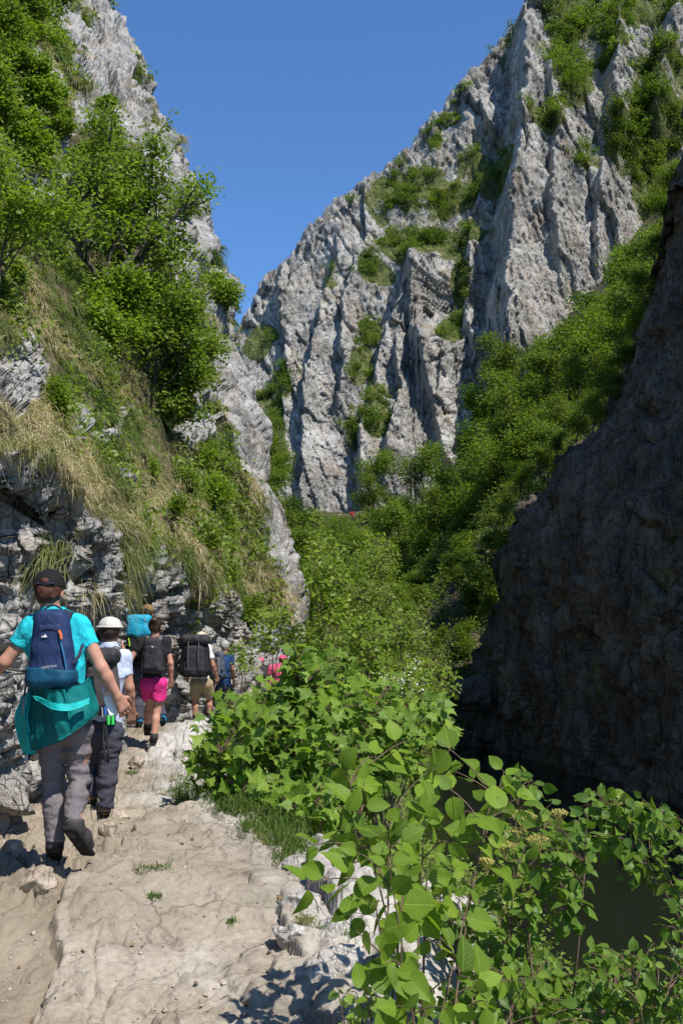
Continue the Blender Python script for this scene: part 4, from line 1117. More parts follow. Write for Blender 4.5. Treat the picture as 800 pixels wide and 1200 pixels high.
# shrubs with smaller drooping leaves at the lower right
def rtips(seed, boxes, n, Y0, dY):
    r = np.random.default_rng(seed); out = []
    for a, b, c, d, k in boxes:
        for _ in range(k): out.append(W(r.uniform(a, c), r.uniform(b, d), Y0 + r.uniform(-dY, dY)))
    return np.array(out)
LS = 'leafy shrubs on the bank above the water'
def lower(label, seed, basepx, boxes, Y0, dY, size, mat='leaf_gloss', pairs=3, main=9, **kw):
    b = W(*basepx); b[2] = max(min(b[2], ground_at(b[0], b[1])), b[2] - .5)
    return stem_shrub('shrub', label, b, rtips(seed, boxes, 0, Y0, dY), seed, M[mat], 'oval' if size < .06 else 'broad', size, pairs, .008, .05, (.2, -.35, .7), .5, .75, main=main, group=LS, petiole=.3, **kw)
lower('glossy shrub with small drooping leaves in front of the water, right of the round-leaved shrub', 710, (610, 1330, 4.5), [(560, 1040, 670, 1200, 60), (570, 950, 690, 1060, 44), (640, 940, 690, 1000, 8), (600, 900, 640, 960, 8)], 4.7, .35, .075)
lower('leafy branch hanging out over the dark water at the right edge', 711, (900, 1180, 5.0), [(690, 925, 770, 990, 26), (740, 940, 820, 1040, 26), (665, 930, 700, 960, 4), (700, 985, 760, 1030, 7)], 4.9, .3, .075, main=6)
lower('small-leaved bush filling the bottom right corner', 712, (760, 1330, 4.3), [(690, 1105, 830, 1210, 80), (630, 1130, 720, 1210, 30), (770, 1060, 830, 1130, 9)], 4.5, .35, .065)
lower('low small-leaved bush at the bottom edge under the round leaves', 713, (560, 1330, 3.9), [(520, 1120, 640, 1210, 46), (480, 1160, 560, 1215, 12)], 4.1, .3, .06, mat='leaf_gloss')
lower('dark low bush at the foot of the foreground rock', 714, (420, 1290, 3.6), [(385, 1150, 440, 1210, 16), (440, 1180, 500, 1215, 9)], 3.7, .2, .05)
lower('thin shrub standing before the pool between the leaning stems', 715, (560, 1250, 5.4), [(500, 1060, 570, 1140, 20), (560, 1080, 640, 1150, 26), (490, 1000, 540, 1060, 10)], 5.4, .4, .065)
lower('small leafy bush at the right edge half out of the photo', 716, (850, 1250, 5.3), [(780, 900, 840, 990, 8), (785, 1000, 840, 1060, 8)], 5.2, .3, .07, main=5)

# maple bush along the drop
MB = 'maple bushes along the edge of the path'
def maple(label, seed, base, regs, size=.135, mat='leaf_maple', **kw):
    t = np.concatenate([region_tips(seed + i, *q) for i, q in enumerate(regs)])
    b = np.array(base, float)
    return stem_shrub('maple_bush', label, b, t, seed, M[mat], 'maple', size, 3, .012, .09, (.25, -.5, .6), .38, .3, main=12, group=MB, petiole=.4, basejit=.15, bow=.1, cat='bush', **kw)
def gbase(a, b, Y):
    p = W(a, b, Y); p[2] = max(ground_at(p[0], p[1]) + .0, p[2]); return p
maple('maple bush beside the last walkers, its left side over the path', 720, gbase(300, 985, 8.0), [(105, 300, 885, 78, 85, 8.1, .8), (35, 262, 900, 42, 48, 8.0, .5), (45, 330, 830, 60, 45, 8.6, .7)])
maple('maple bush in the middle with the tallest dark shoots', 721, gbase(385, 985, 8.2), [(110, 385, 880, 75, 85, 8.3, .8), (22, 390, 790, 30, 34, 8.4, .3), (18, 347, 782, 18, 26, 8.2, .3), (40, 360, 840, 50, 45, 8.6, .6)])
maple('maple bush reaching out over the river at the right', 722, gbase(450, 985, 8.0), [(100, 450, 880, 70, 75, 8.2, .8), (26, 505, 850, 34, 34, 8.2, .4), (50, 440, 830, 50, 45, 8.7, .6)], .12)
maple('low maple growth under the big bushes beside the grass', 723, gbase(350, 1000, 7.4), [(45, 360, 950, 60, 38, 7.5, .4), (25, 300, 940, 36, 30, 7.7, .3)], .13)

# lighter bushes behind it
def lite(label, seed, a, b, Y, n, rx, ry, size, mat, kind='oval', dY=.6, name='bush', group=None, **kw):
    base = W(a, b + ry * 1.3, Y); g = ground_at(base[0], base[1]); base[2] = max(g, base[2] - .6)
    t = region_tips(seed, n, a, b, rx, ry, Y, dY, .5)
    return stem_shrub(name, label, base, t, seed, M[mat], kind, size, 3, .009, size * .8, (.2, -.4, .7), .45, .1, main=8, group=group, cat='bush', bow=.15, **kw)
hw = lite('flowering bush with sprays of small white blossom behind the maple bushes', 730, 462, 800, 12.5, 120, 48, 34, .075, 'leaf_light')
r_ = np.random.default_rng(12); k = 420
cs = W(r_.normal(468, 16, 11), r_.normal(797, 12, 11), 12.0 + r_.normal(0, .2, 11)); pos = np.repeat(cs, 13, 0) + r_.normal(size=(143, 3)) * .06
bl = link('blossom', leaves('blossom', pos - np.array(hw.location), runit(143), runit(143), r_.uniform(.018, .034, 143), 'card', r_.random(143)), M['blossom'], hw, smooth=False)
for n, (lab, a, b, Y, nt, rx, ry, sz, mat) in enumerate([
    ('tall yellow-green sapling standing free in the valley mouth', 384, 690, 19, 150, 34, 70, .12, 'leaf_light'),
    ('light green sapling right behind the tall maple shoots', 425, 750, 15, 130, 40, 40, .09, 'leaf_light'),
    ('yellowish bush against the shaded slope by the river bend', 500, 800, 17, 140, 44, 30, .09, 'leaf_light'),
    ('leafy bush between the pink hats and the rock wall', 318, 735, 20, 120, 32, 30, .1, 'leaf_light'),
    ('bright bush above the flowering one', 470, 740, 20, 130, 40, 32, .1, 'leaf_mid'),
    ('bush in the valley below the pale sapling', 430, 700, 24, 140, 44, 30, .12, 'leaf_mid'),
    ('small tree with sunny leaves left of the wooded slope', 440, 655, 34, 150, 30, 36, .16, 'leaf_light'),
    ('slim sapling beside the end of the pale rib', 372, 640, 26, 90, 20, 48, .12, 'leaf_light'),
    ('loose bush on the lower turf above the walkers in white hats', 285, 770, 19.5, 60, 22, 22, .075, 'leaf_light')]):
    lite(lab, 740 + n, a, b, Y, nt, rx, ry, sz, mat, 'card' if Y > 22 else 'oval', Y * .05)

# grass by the bush
r_ = np.random.default_rng(77)
a = r_.uniform(205, 350, 420); b = 945 + (a - 205) * .36 + r_.normal(0, 12, 420)
yy = 1.5 * FP / np.maximum(b - 743, 60); p = W(a, b, yy); keep = (p[:, 0] > interp(p[:, 1], *XR) - .42) & (p[:, 0] < interp(p[:, 1], *XR) + .5); p = p[keep]
p[:, 2] = [max(path_z(q[0], q[1]), ground_at(q[0], q[1]) - .3) for q in p]
V, F, tt = blades(p, np.tile([0, -.1, 1.0], (len(p), 1)), 26, r_.uniform(.12, .34, len(p)), np.full(len(p), .006), r_, tuft=.04, straw=np.clip(r_.normal(.42, .22, len(p)), 0, 1), stiff=1.0)
vg_ = link('verge_grass', mk('verge_grass', V, [F], {'tint': tt}), M['grass_green']); tag(vg_, 'green grass growing along the foot of the maple bush', 'grass', kind='stuff')
for n, (a, b, s, lab) in enumerate([(182, 1032, .10, 'small tuft of weeds in a crack in the middle of the path'), (183, 1062, .06, 'tiny green weed low in the middle of the path'), (272, 1078, .06, 'tiny green weed on the bare slab at right of the path'), (382, 1072, .13, 'grass tuft on the whitish rock beside the round leaves'), (358, 1062, .09, 'brownish moss tuft on the whitish rock'), (150, 868, .3, 'green weeds at the rock foot by the man in pale blue'), (152, 905, .12, 'small weeds below the rock foot beside the raised step')]):
    yy = 1.5 * FP / (b - 743); p = W(a, b, yy); p[2] = path_z(p[0], p[1])
    for _ in range(4):
        yy = (CAMZ - p[2]) * FP / (b - 743) if b > 760 else yy; p = W(a, b, yy); p[2] = path_z(p[0], p[1])
    V, F, tt = blades(np.zeros((5, 3)) + np.random.default_rng(n).normal(size=(5, 3)) * np.array([s * .4, s * .4, 0]), np.tile([0, -.2, 1.0], (5, 1)), 22, np.full(5, s), np.full(5, .005), np.random.default_rng(n + 50), tuft=s * .2, straw=np.full(5, .35 if n != 4 else .8), stiff=.9)
    o = link('weed_tuft', mk('weed_tuft', V, [F], {'tint': tt}), M['grass_green']); o.location = p
    tag(o, lab, 'weeds', 'weed tufts on the path')

# loose stones
def stone(seed, size, mat, flat=.7, h=None):
    r = np.random.default_rng(seed); s = np.array([size, size * r.uniform(.7, 1.0), size * flat])
    v = Vol(-s * 1.3, s * 1.3, h or size / 22)
    v.ell((0, 0, 0), s, k=0)
    for _ in range(16):
        n = nz(r.normal(size=3) * np.array([1, 1, .9])); v.cut(n * s * r.uniform(.5, .82), n)
    v.rough(size * .045, 3.2 / size, seed, 4)
    return v.mesh('boulder')
for n, (a, b, s, mt, nm, lab) in enumerate([
    (352, 1040, .17, 'boulder', 'boulder', 'whitish boulder in the rim of the path, uphill of the leaf shadows'), (398, 1030, .20, 'boulder', 'boulder', 'whitish boulder behind the left leaves of the round-leaved shrub'),     (375, 1110, .15, 'boulder', 'boulder', 'pale rock lying in the leaf shadows'), (340, 1085, .13, 'boulder', 'boulder', 'cracked pale stone at the left end of the leaf shadows'), (372, 1012, .16, 'boulder', 'boulder', 'pale rock where the grass ends at the corner of the path'), (350, 1005, .12, 'boulder', 'boulder', 'small pale rock at the grass edge left of the round leaves'), (392, 1062, .17, 'boulder', 'boulder', 'whitish rock behind the grass tuft on the rim'),
    (46, 1012, .15, 'tan_stone', 'stone', 'angular beige stone just below the boots of the leading woman'), (14, 990, .16, 'tan_stone', 'stone', 'beige stone at the left edge in the shadow of the leading woman'), (128, 972, .12, 'tan_stone', 'stone', 'beige step stone between the woman and the man in pale blue'), (142, 945, .10, 'tan_stone', 'stone', 'small stone right of the brown boots'),
    (160, 890, .13, 'tan_stone', 'stone', 'stone forming the raised step beyond the man in pale blue'), (203, 908, .05, 'tan_stone', 'stone', 'small dark pebble by the left end of the maple bush')]):
    yy = 1.4 * FP / (b - 743); p = W(a, b, yy)
    for _ in range(5):
        z = path_z(p[0], p[1]); yy = (CAMZ - z - s * .3) * FP / (b - 743); p = W(a, b, yy)
    o = link(nm, stone(800 + n, s, mt, .72), M[mt]); o.location = (p[0], p[1], path_z(p[0], p[1]) + s * (.12 if nm == 'stone' else -.12)); o.rotation_euler = (0, 0, n * 1.3)
    tag(o, lab, nm)
o = link('rock_slab', stone(850, .5, 'boulder', .35), M['boulder']); o.location = W(528, 1075, 6.6); o.rotation_euler = (.3, .75, .4)
tag(o, 'grey slab of rock leaning on the bank by the pool', 'rock')
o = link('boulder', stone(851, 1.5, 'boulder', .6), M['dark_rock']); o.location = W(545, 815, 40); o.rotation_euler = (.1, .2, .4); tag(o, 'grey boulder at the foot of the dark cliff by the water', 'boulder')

# gravel and leaf litter: far too many to count
r_ = np.random.default_rng(91); n = 2600
gxr = r_.uniform(-2.6, .3, n); gyr = 1 / r_.uniform(1 / 16, 1 / 3.2, n)
keep = (fbm(np.stack([gxr, gyr, 0 * gxr], -1) * 1.6, 3, 92) + .5 * (gxr < interp(gyr, *XS)) > .12) & (gxr > interp(gyr, *XL)) & (gxr < interp(gyr, *XR) + .1); gxr, gyr = gxr[keep], gyr[keep]
gp = np.array([(x, y, path_z(x, y)) for x, y in zip(gxr, gyr)]); n = len(gp)
octa = np.array([(1, 0, 0), (-1, 0, 0), (0, 1, 0), (0, -1, 0), (0, 0, .7), (0, 0, -.7), (.62, .62, .35), (-.6, .55, .4), (.5, -.66, .36), (-.6, -.6, .3)], float)
of = np.array([(6, 0, 4), (6, 4, 2), (0, 6, 2), (7, 2, 4), (7, 4, 1), (2, 7, 1), (9, 1, 4), (9, 4, 3), (1, 9, 3), (8, 3, 4), (8, 4, 0), (3, 8, 0)])
sc3 = (.004 + .014 * r_.random(n) ** 3)[:, None, None] * r_.uniform(.6, 1.3, (n, 1, 3)); V = gp[:, None] + octa[None] * sc3 * r_.uniform(.75, 1.2, (n, 10, 1))
gv = link('gravel', mk('gravel', V.reshape(-1, 3), [(of[None] + (np.arange(n) * 10)[:, None, None]).reshape(-1, 3)]), M['tan_stone'], smooth=False); tag(gv, 'fine gravel lying on the path', 'gravel', kind='stuff')
n = 420; gxr = r_.uniform(-2.4, .5, n); gyr = 1 / r_.uniform(1 / 14, 1 / 3.2, n); keep = (gxr > interp(gyr, *XL)) & (gxr < interp(gyr, *XR) + .2) & (gxr - interp(gyr, *XR) > -1.1 + .5 * r_.normal(size=n)); gxr, gyr = gxr[keep], gyr[keep]; n = len(gxr)
gp = np.array([(x, y, path_z(x, y) + .006) for x, y in zip(gxr, gyr)])
ll = link('leaf_litter', leaves('leaf_litter', gp, np.array([0, 0, 1.0]) + .35 * r_.normal(size=(n, 3)), r_.normal(size=(n, 3)), r_.uniform(.015, .045, n), 'card', r_.random(n)), leaf_mat('dry_leaf', (.07, .04, .02), (.16, .10, .05), (.27, .19, .10), .15, .8, .1), smooth=False); tag(ll, 'dry fallen leaves on the path', 'leaf litter', kind='stuff')

# safety cable along the rock at the left edge
t = thing('safety_cable', 'thin steel hand cable strung along the rock at the left edge', 'cable', tuple(W(-30, 790, 5.1)))
org = np.array(t.location)
pts = np.array([W(-120, 783, 4.6), W(-40, 788, 5.0), W(5, 789, 5.5), W(40, 788, 6.2)]) - org
tube_obj('cable', [(bez(pts[0], pts[1] + [0, 0, -.04], pts[3], 10), .006)], plain('steel_cable', (.35, .35, .34), .45, .5, .8), t)
tube_obj('anchor_bolt', [(np.array([pts[3], pts[3] + [-.18, .05, .02]]), .009)], plain('bolt_steel', (.2, .19, .18), .6, .4, .7), t)
# ------------------------------------------------------------------ people
SKIN = skin_mat('skin', (.50, .27, .19)); SKIN2 = skin_mat('skin_tan', (.40, .21, .14))
CM = {
 'turq': cloth_mat('turquoise_cotton', (.02, .50, .58), .9), 'paleblue': cloth_mat('pale_blue_cotton', (.50, .56, .72), .9), 'black': cloth_mat('black_cotton', (.018, .018, .021)),
 'grey': cloth_mat('grey_trousers', (.17, .15, .155), .85, wr=.6), 'slate': cloth_mat('slate_trousers', (.055, .055, .075), .85, wr=.5), 'pink': cloth_mat('pink_shorts', (.72, .035, .22), .8), 'khaki': cloth_mat('khaki_shorts', (.33, .25, .15), .9, wr=.5),
 'white': cloth_mat('white_cotton', (.68, .68, .70), .9), 'navyshirt': cloth_mat('blue_shirt', (.02, .055, .16), .9), 'teal': cloth_mat('teal_jacket', (.0, .155, .15), .7, wr=.5), 'lining': cloth_mat('turquoise_lining', (.01, .42, .40), .55, wr=.4),
 'hat': cloth_mat('cream_hat', (.56, .54, .48), .9, wr=.5), 'cap': cloth_mat('black_cap', (.012, .011, .011), .9, wr=.15), 'brown': cloth_mat('brown_cap', (.20, .12, .055), .9, wr=.15), 'khakihat': cloth_mat('khaki_hat', (.52, .46, .33), .9, wr=.15), 'pinkhat': cloth_mat('pink_hat', (.75, .10, .22), .9), 'red': cloth_mat('red_jacket', (.38, .02, .028), .8),
 'hair': plain('auburn_hair', (.10, .035, .02), .5, .4, 0, .8, 300), 'darkhair': plain('dark_brown_hair', (.045, .022, .013), .5, .4, 0, .8, 300), 'greyhair': plain('grey_hair', (.36, .35, .34), .6, .3, 0, .8, 300),
 'shoe': plain('dark_grey_shoe', (.05, .047, .045), .7, .3, 0, .5, 90), 'sole': plain('black_sole', (.02, .02, .02), .8, .2, 0, .6, 70), 'boot': plain('brown_boot', (.17, .10, .05), .75, .3, 0, .5, 90), 'bluesock': cloth_mat('blue_sock', (.02, .22, .42)), 'blacksock': cloth_mat('black_sock', (.015, .015, .015)),
 'navy': cloth_mat('navy_pack', (.018, .035, .10), .65, wr=.3), 'petrol': cloth_mat('petrol_pack', (.008, .075, .135), .6, wr=.3), 'char': cloth_mat('charcoal_pack', (.035, .034, .038), .7, wr=.4), 'gunmetal': cloth_mat('grey_pack', (.075, .066, .062), .7, wr=.4), 'blackpack': cloth_mat('black_pack', (.016, .016, .019), .65, wr=.5), 'midgrey': cloth_mat('mid_grey_pack', (.15, .145, .145), .75, wr=.3),
 'cover': cloth_mat('turquoise_rain_cover', (.02, .36, .55), .5, wr=.4), 'slateblue': cloth_mat('blue_grey_pack', (.07, .085, .12), .7), 'web': plain('dark_webbing', (.02, .024, .045), .7), 'greyweb': plain('grey_webbing', (.12, .11, .11), .7), 'logo': plain('white_print', (.5, .5, .52), .6), 'orange': plain('orange_pull', (.65, .16, .04), .6), 'zip': plain('blue_zip', (.03, .16, .30), .5), 'phone': plain('white_phone', (.7, .7, .7), .4, .5),
 'polegrey': plain('pole_metal', (.5, .5, .52), .35, .5, .6), 'poleblue': plain('pole_blue', (.03, .15, .5), .4, .5), 'green': plain('neon_green', (.05, .62, .10), .5), 'cork': plain('dark_grip', (.03, .03, .03), .8), 'lime': plain('lime_cord', (.35, .6, .05), .6)}

def joints(tab, Y0):
    return {k: W(v[0], v[1], Y0 + (v[2] if len(v) > 2 else 0)) for k, v in tab.items()}

def finger_hand(v, wr, tip, s, palm_n, side):
    """palm and five fingers; side points from the palm towards the thumb"""
    d = nz(tip - wr); n = nz(palm_n - (palm_n @ d) * d); t = np.cross(d, n); t = t if t @ side > 0 else -t
    L = .18 * s
    pc = wr + d * .045 * s
    for q in (-.028, -.01, .01, .028): v.cone(wr + t * q * .5 * s, wr + d * .085 * s + t * q * s, .016 * s, .0125 * s, .012)
    for q, ln, sp in ((-.032, .058, -.12), (-.011, .074, -.03), (.011, .080, .05), (.031, .072, .14)):
        a = wr + d * .083 * s + t * q * s; d1 = nz(d + t * sp * .6 + n * .3); b = a + d1 * ln * .5 * s; d2 = nz(d1 + n * .8); c = b + d2 * ln * .3 * s; e = c + nz(d2 + n * .5) * ln * .25 * s
        v.cone(a, b, .0095 * s, .0088 * s, .004); v.cone(b, c, .0088 * s, .008 * s, .003); v.cone(c, e, .008 * s, .0068 * s, .003)
    a = wr + d * .025 * s + t * .022 * s; b = a + nz(d * .6 + t * .8 + n * .2) * .042 * s; c = b + nz(d * .95 + t * .25 + n * .3) * .038 * s
    v.cone(a, b, .0135 * s, .0105 * s, .008); v.cone(b, c, .0105 * s, .008 * s, .004)

def person(label, tab, Y0, s, skin, shirt, legs, hair=None, hat=None, sleeve=.62, legcut=None, h=.011, Fw=(0, 1, 0), shoes='shoe', sock=None, hairback=True, bun=False, hathem=0.0, collar=False, legw=1.0, bulk=.9, cat='person', group=None):
    J = joints(tab, Y0); Fw = nz(np.array(Fw, float)); U = np.array([0, 0, 1.0]); R = nz(np.cross(Fw, U))
    allp = np.array(list(J.values())); lo, hi = allp.min(0) - .24 * s, allp.max(0) + .24 * s
    foot = (J['toeL'] + J['toeR']) / 2; base = np.array([foot[0], foot[1], min(J['toeL'][2], J['toeR'][2]) - .04])
    for k in J: J[k] = J[k] - base
    lo, hi = lo - base, hi - base
    root = thing('person', label, cat, tuple(base), group)
    def V(a, b, hh=None): return Vol(a, b, hh or h)
    def torso(v, g):
        for q in (-1, 1):
            sh = J['shR'] if q > 0 else J['shL']
            v.cone(J['pelvis'] + R * q * .062 * s - U * .03 * s, J['waist'] + R * q * .045 * s, (.098 * bulk + g) * s, (.088 * bulk + g) * s, .05)
            v.cone(J['waist'] + R * q * .045 * s, J['chest'] + R * q * .075 * s, (.088 * bulk + g) * s, (.102 * bulk + g) * s, .05)
            v.cone(J['chest'] + R * q * .05 * s + U * .04 * s, sh, (.098 * bulk + g) * s, (.05 * bulk + g) * s, .05)
            v.cone(J['neck'] + R * q * .02 * s, sh * .8 + J['neck'] * .2, (.05 + g * .5) * s, (.046 + g) * s, .04)
        v.cone(J['waist'], J['chest'], (.095 * bulk + g) * s, (.105 * bulk + g) * s, .05)
    def thighs(v, g, g2, upto=1.0):
        for q, hp, kn, an in ((-1, 'hipL', 'kneeL', 'ankL'), (1, 'hipR', 'kneeR', 'ankR')):
            v.cone(J[hp] - Fw * .022 * s, J[hp] * .55 + J[kn] * .45, (.092 * bulk + g) * s, (.078 * bulk + g) * s, .04); v.cone(J[hp] * .55 + J[kn] * .45, J[kn], (.078 * bulk + g) * s, (.056 * bulk + g2) * s, .03)
    def shins(v, g, g2):
        for kn, an in (('kneeL', 'ankL'), ('kneeR', 'ankR')):
            m = J[kn] * .65 + J[an] * .35 - Fw * .014 * s
            v.cone(J[kn], m, (.056 * bulk + g) * s, (.055 * bulk + g) * s, .025); v.cone(m, J[an], (.055 + g) * s, (.037 + g2) * s, .02)
    # body: one continuous surface
    v = V(lo, hi)
    torso(v, 0.0); thighs(v, 0, 0); shins(v, 0, 0)
    hd = J['head']; hR = np.stack([R, Fw, U], 1)
    v.cone(J['neck'], hd - U * .05 * s - Fw * .01 * s, .055 * s, .052 * s, .02)
    v.ell(hd + U * .01 * s, np.array([.074, .094, .10]) * s, hR, .02); v.ell(hd + Fw * .035 * s - U * .055 * s, np.array([.055, .055, .06]) * s, hR, .03)
    v.cone(hd + Fw * .092 * s - U * .0 * s, hd + Fw * .108 * s - U * .028 * s, .009 * s, .014 * s, .01)                  # nose
    v.ell(hd + Fw * .083 * s - U * .062 * s, np.array([.024, .012, .008]) * s, hR, .006)                                  # lips
    for q in (-1, 1):
        v.ell(hd + R * q * .076 * s - U * .012 * s - Fw * .005 * s, np.array([.010, .020, .032]) * s, hR, .006)           # ears
        v.ell(hd + R * q * .03 * s + Fw * .083 * s + U * .018 * s, np.array([.016, .010, .006]) * s, hR, .008)            # brows
    for sh, el, wr, ha in (('shL', 'elL', 'wrL', 'haL'), ('shR', 'elR', 'wrR', 'haR')):
        v.cone(J[sh], J[el], .047 * s, .037 * s, .03); m = J[el] * .7 + J[wr] * .3
        v.cone(J[el], m, .037 * s, .038 * s, .02); v.cone(m, J[wr], .038 * s, .025 * s, .02)
        finger_hand(v, J[wr], J[ha], s, Fw * .8 - R * (1 if sh == 'shR' else -1) * .6, Fw + U * .2)
    for an, to in (('ankL', 'toeL'), ('ankR', 'toeR')):
        v.cone(J[an], J[to] * .6 + J[an] * .4, .038 * s, .032 * s, .02); v.cone(J[to] * .5 + J[an] * .5 - U * .012 * s, J[to], .034 * s, .024 * s, .02)
    v.obj('body', skin, root)
    # shirt
    v = V(lo, hi); torso(v, .016)
    v.cut(J['pelvis'] - U * .03 * s, -U)
    for sh, el in (('shL', 'elL'), ('shR', 'elR')):
        e = J[sh] + (J[el] - J[sh]) * sleeve
        v.cone(J[sh], e, .055 * s, .057 * s, .035, cut1=True)
    v.cut(J['neck'] + U * .042 * s, nz(U + Fw * .15))
    v.rough(.009 * s, 9, 3, 3); v.rough(.004 * s, np.array([22, 22, 14]), 4, 2)
    v.obj('shirt', CM[shirt], root)
    if collar:
        v = V(lo, hi); v.cone(J['neck'] + U * .0, J['neck'] + U * .055 * s, .082 * s, .070 * s, 0, True, True); v.obj('collar', CM[shirt], root)
    # trousers or shorts
    v = V(lo, hi)
    for q in (-1, 1): v.cone(J['pelvis'] + R * q * .06 * s - U * .045 * s - Fw * .015 * s, J['pelvis'] + R * q * .045 * s + U * .06 * s, .112 * bulk * s, .102 * bulk * s, .04)
    thighs(v, .022 * legw, .026 * legw)
    if legcut is None:
        shins(v, .026 * legw, .030 * legw)
        for kn, an in (('kneeL', 'ankL'), ('kneeR', 'ankR')): v.cut_ = None
        vv = v
        g_lo = min(J['ankL'][2], J['ankR'][2])
        for kn, an in (('kneeL', 'ankL'), ('kneeR', 'ankR')):
            d = nz(J[an] - J[kn]); p = J[an] + d * .015 * s
            sl, g = vv.sub(J[an] - .12 * s, J[an] + .12 * s)
            vv.v[sl] = np.maximum(vv.v[sl], ((g - p) @ d).astype(np.float32))
        v.rough(.007 * s, 7, 5, 2); v.rough(.009 * s, np.array([9, 9, 30]), 8, 3)
    else:
        for hp, kn, f in (('hipL', 'kneeL', legcut), ('hipR', 'kneeR', legcut)):
            d = nz(J[kn] - J[hp]); p = J[hp] + (J[kn] - J[hp]) * f
            sl, g = v.sub(J[kn] - np.array([.13, .2, .3]) * s, J[kn] + np.array([.13, .2, .3]) * s)
            v.v[sl] = np.maximum(v.v[sl], ((g - p) @ d).astype(np.float32))
        v.rough(.007 * s, 11, 5, 3)
    v.obj('trousers' if legcut is None else 'shorts', CM[legs], root)
    # shoes
    for an, to in (('ankL', 'toeL'), ('ankR', 'toeR')):
        d = nz((J[to] - J[an]) * np.array([1, 1, 1.0])); heel = J[an] * .75 + J[to] * .25 - nz(J[to] - J[an]) * .06 * s - U * .02 * s
        v = V(np.minimum(J[an], J[to]) - .12 * s, np.maximum(J[an], J[to]) + .12 * s, min(h, .009))
        ax = nz(J[to] - heel)
        v.cone(J[an] + U * .015 * s, J[an] - U * .03 * s, .049 * s, .048 * s, .02, True); v.cone(heel, J[to] * .6 + heel * .4, .043 * s, .046 * s, .03); v.cone(J[to] * .6 + heel * .4, J[to], .046 * s, .034 * s, .03)
        so_ = v.obj('shoe', CM[shoes], root)
        up = nz(np.cross(np.cross(ax, U), ax)); rt = np.cross(ax, up)
        Rm = np.stack([rt, ax, up], 1)
        L = np.linalg.norm(J[to] - heel)
        v = V(np.minimum(heel, J[to]) - .14 * s, np.maximum(heel, J[to]) + .14 * s, min(h, .008))
        v.box((heel + J[to]) / 2 - up * .038 * s, (.046 * s, L / 2 + .042 * s, .014 * s), .012 * s, Rm); v.obj('sole', CM['sole'], so_)
        if sock: 
            v = V(J[an] - .1 * s, J[an] + .2 * s, min(h, .01)); kn = J['kneeL' if an == 'ankL' else 'kneeR']
            v.cone(J[an], J[an] + nz(kn - J[an]) * .10 * s, .044 * s, .048 * s, .01, False, True); v.obj('sock', CM[sock], root)
    # hair and hat
    if hair:
        v = V(hd - .2 * s, hd + .2 * s, min(h, .009))
        v.ell(hd + U * .018 * s - Fw * .012 * s, np.array([.083, .097, .103]) * s, hR, .01)
        v.cut(hd + Fw * .05 * s, nz(Fw - U * .35)); v.cut(hd - U * (.075 if hairback else .03) * s, -U)
        if hat and hat[0] == 'hat': v.cut(hd + U * .03 * s, U)
        if bun:
            v.ell(hd + U * .075 * s - Fw * .085 * s, np.array([.045, .045, .045]) * s, hR, .02); v.rough(.010 * s, 26, 4, 3)
        else: v.rough(.006 * s, 30, 4, 3)
        v.obj('hair', CM[hair], root)
    if hat:
        kind, m = hat
        v = V(hd - .26 * s, hd + .26 * s, min(h, .009))
        if kind == 'cap':
            v.ell(hd + U * .032 * s, np.array([.092, .108, .106]) * s, hR, .01); v.cut(hd + U * .028 * s, -U + Fw * 0)
            o = v.obj('cap', CM[m], root)
            v = V(hd - .26 * s, hd + .26 * s, min(h, .009)); v.ell(hd + Fw * .115 * s + U * .03 * s, np.array([.075, .075, .010]) * s, hR, .01); v.obj('peak', CM[m], o)
            p = hd - Fw * .098 * s + U * .055 * s
            th = np.linspace(.15, math.pi - .15, 9); arc = np.array([p + R * math.cos(a) * .030 * s + U * math.sin(a) * .028 * s - Fw * .004 for a in th])
            v = V(p - .05 * s, p + .05 * s, .005); v.ell(p + U * .006 * s, np.array([.026, .014, .020]) * s, hR); v.obj('strap_opening', CM[hair or 'hair'], o)
            tube_obj('strap', [(np.array([p + R * x * s + U * -.008 * s - Fw * (.004 - 2.0 * x * x) * s for x in np.linspace(-.055, .055, 7)]), .007 * s)], CM['web'], o)
        else:
            v.ell(hd + U * .030 * s, np.array([.092, .110, .082]) * s, hR, .01); v.cut(hd + U * .022 * s, -U); v.rough(.004 * s, 14, 3, 2)
            o = v.obj('hat', CM[m], root)
            v = V(hd - .26 * s, hd + .26 * s, min(h, .009)); v.ell(hd + U * .030 * s, np.array([.112, .128, .016]) * s, hR, .01); v.rough(.003 * s, 9, 7, 2); v.obj('brim', CM[m], o)
    J['R'], J['F'], J['U'], J['base'] = R, Fw, U, base
    return root, J

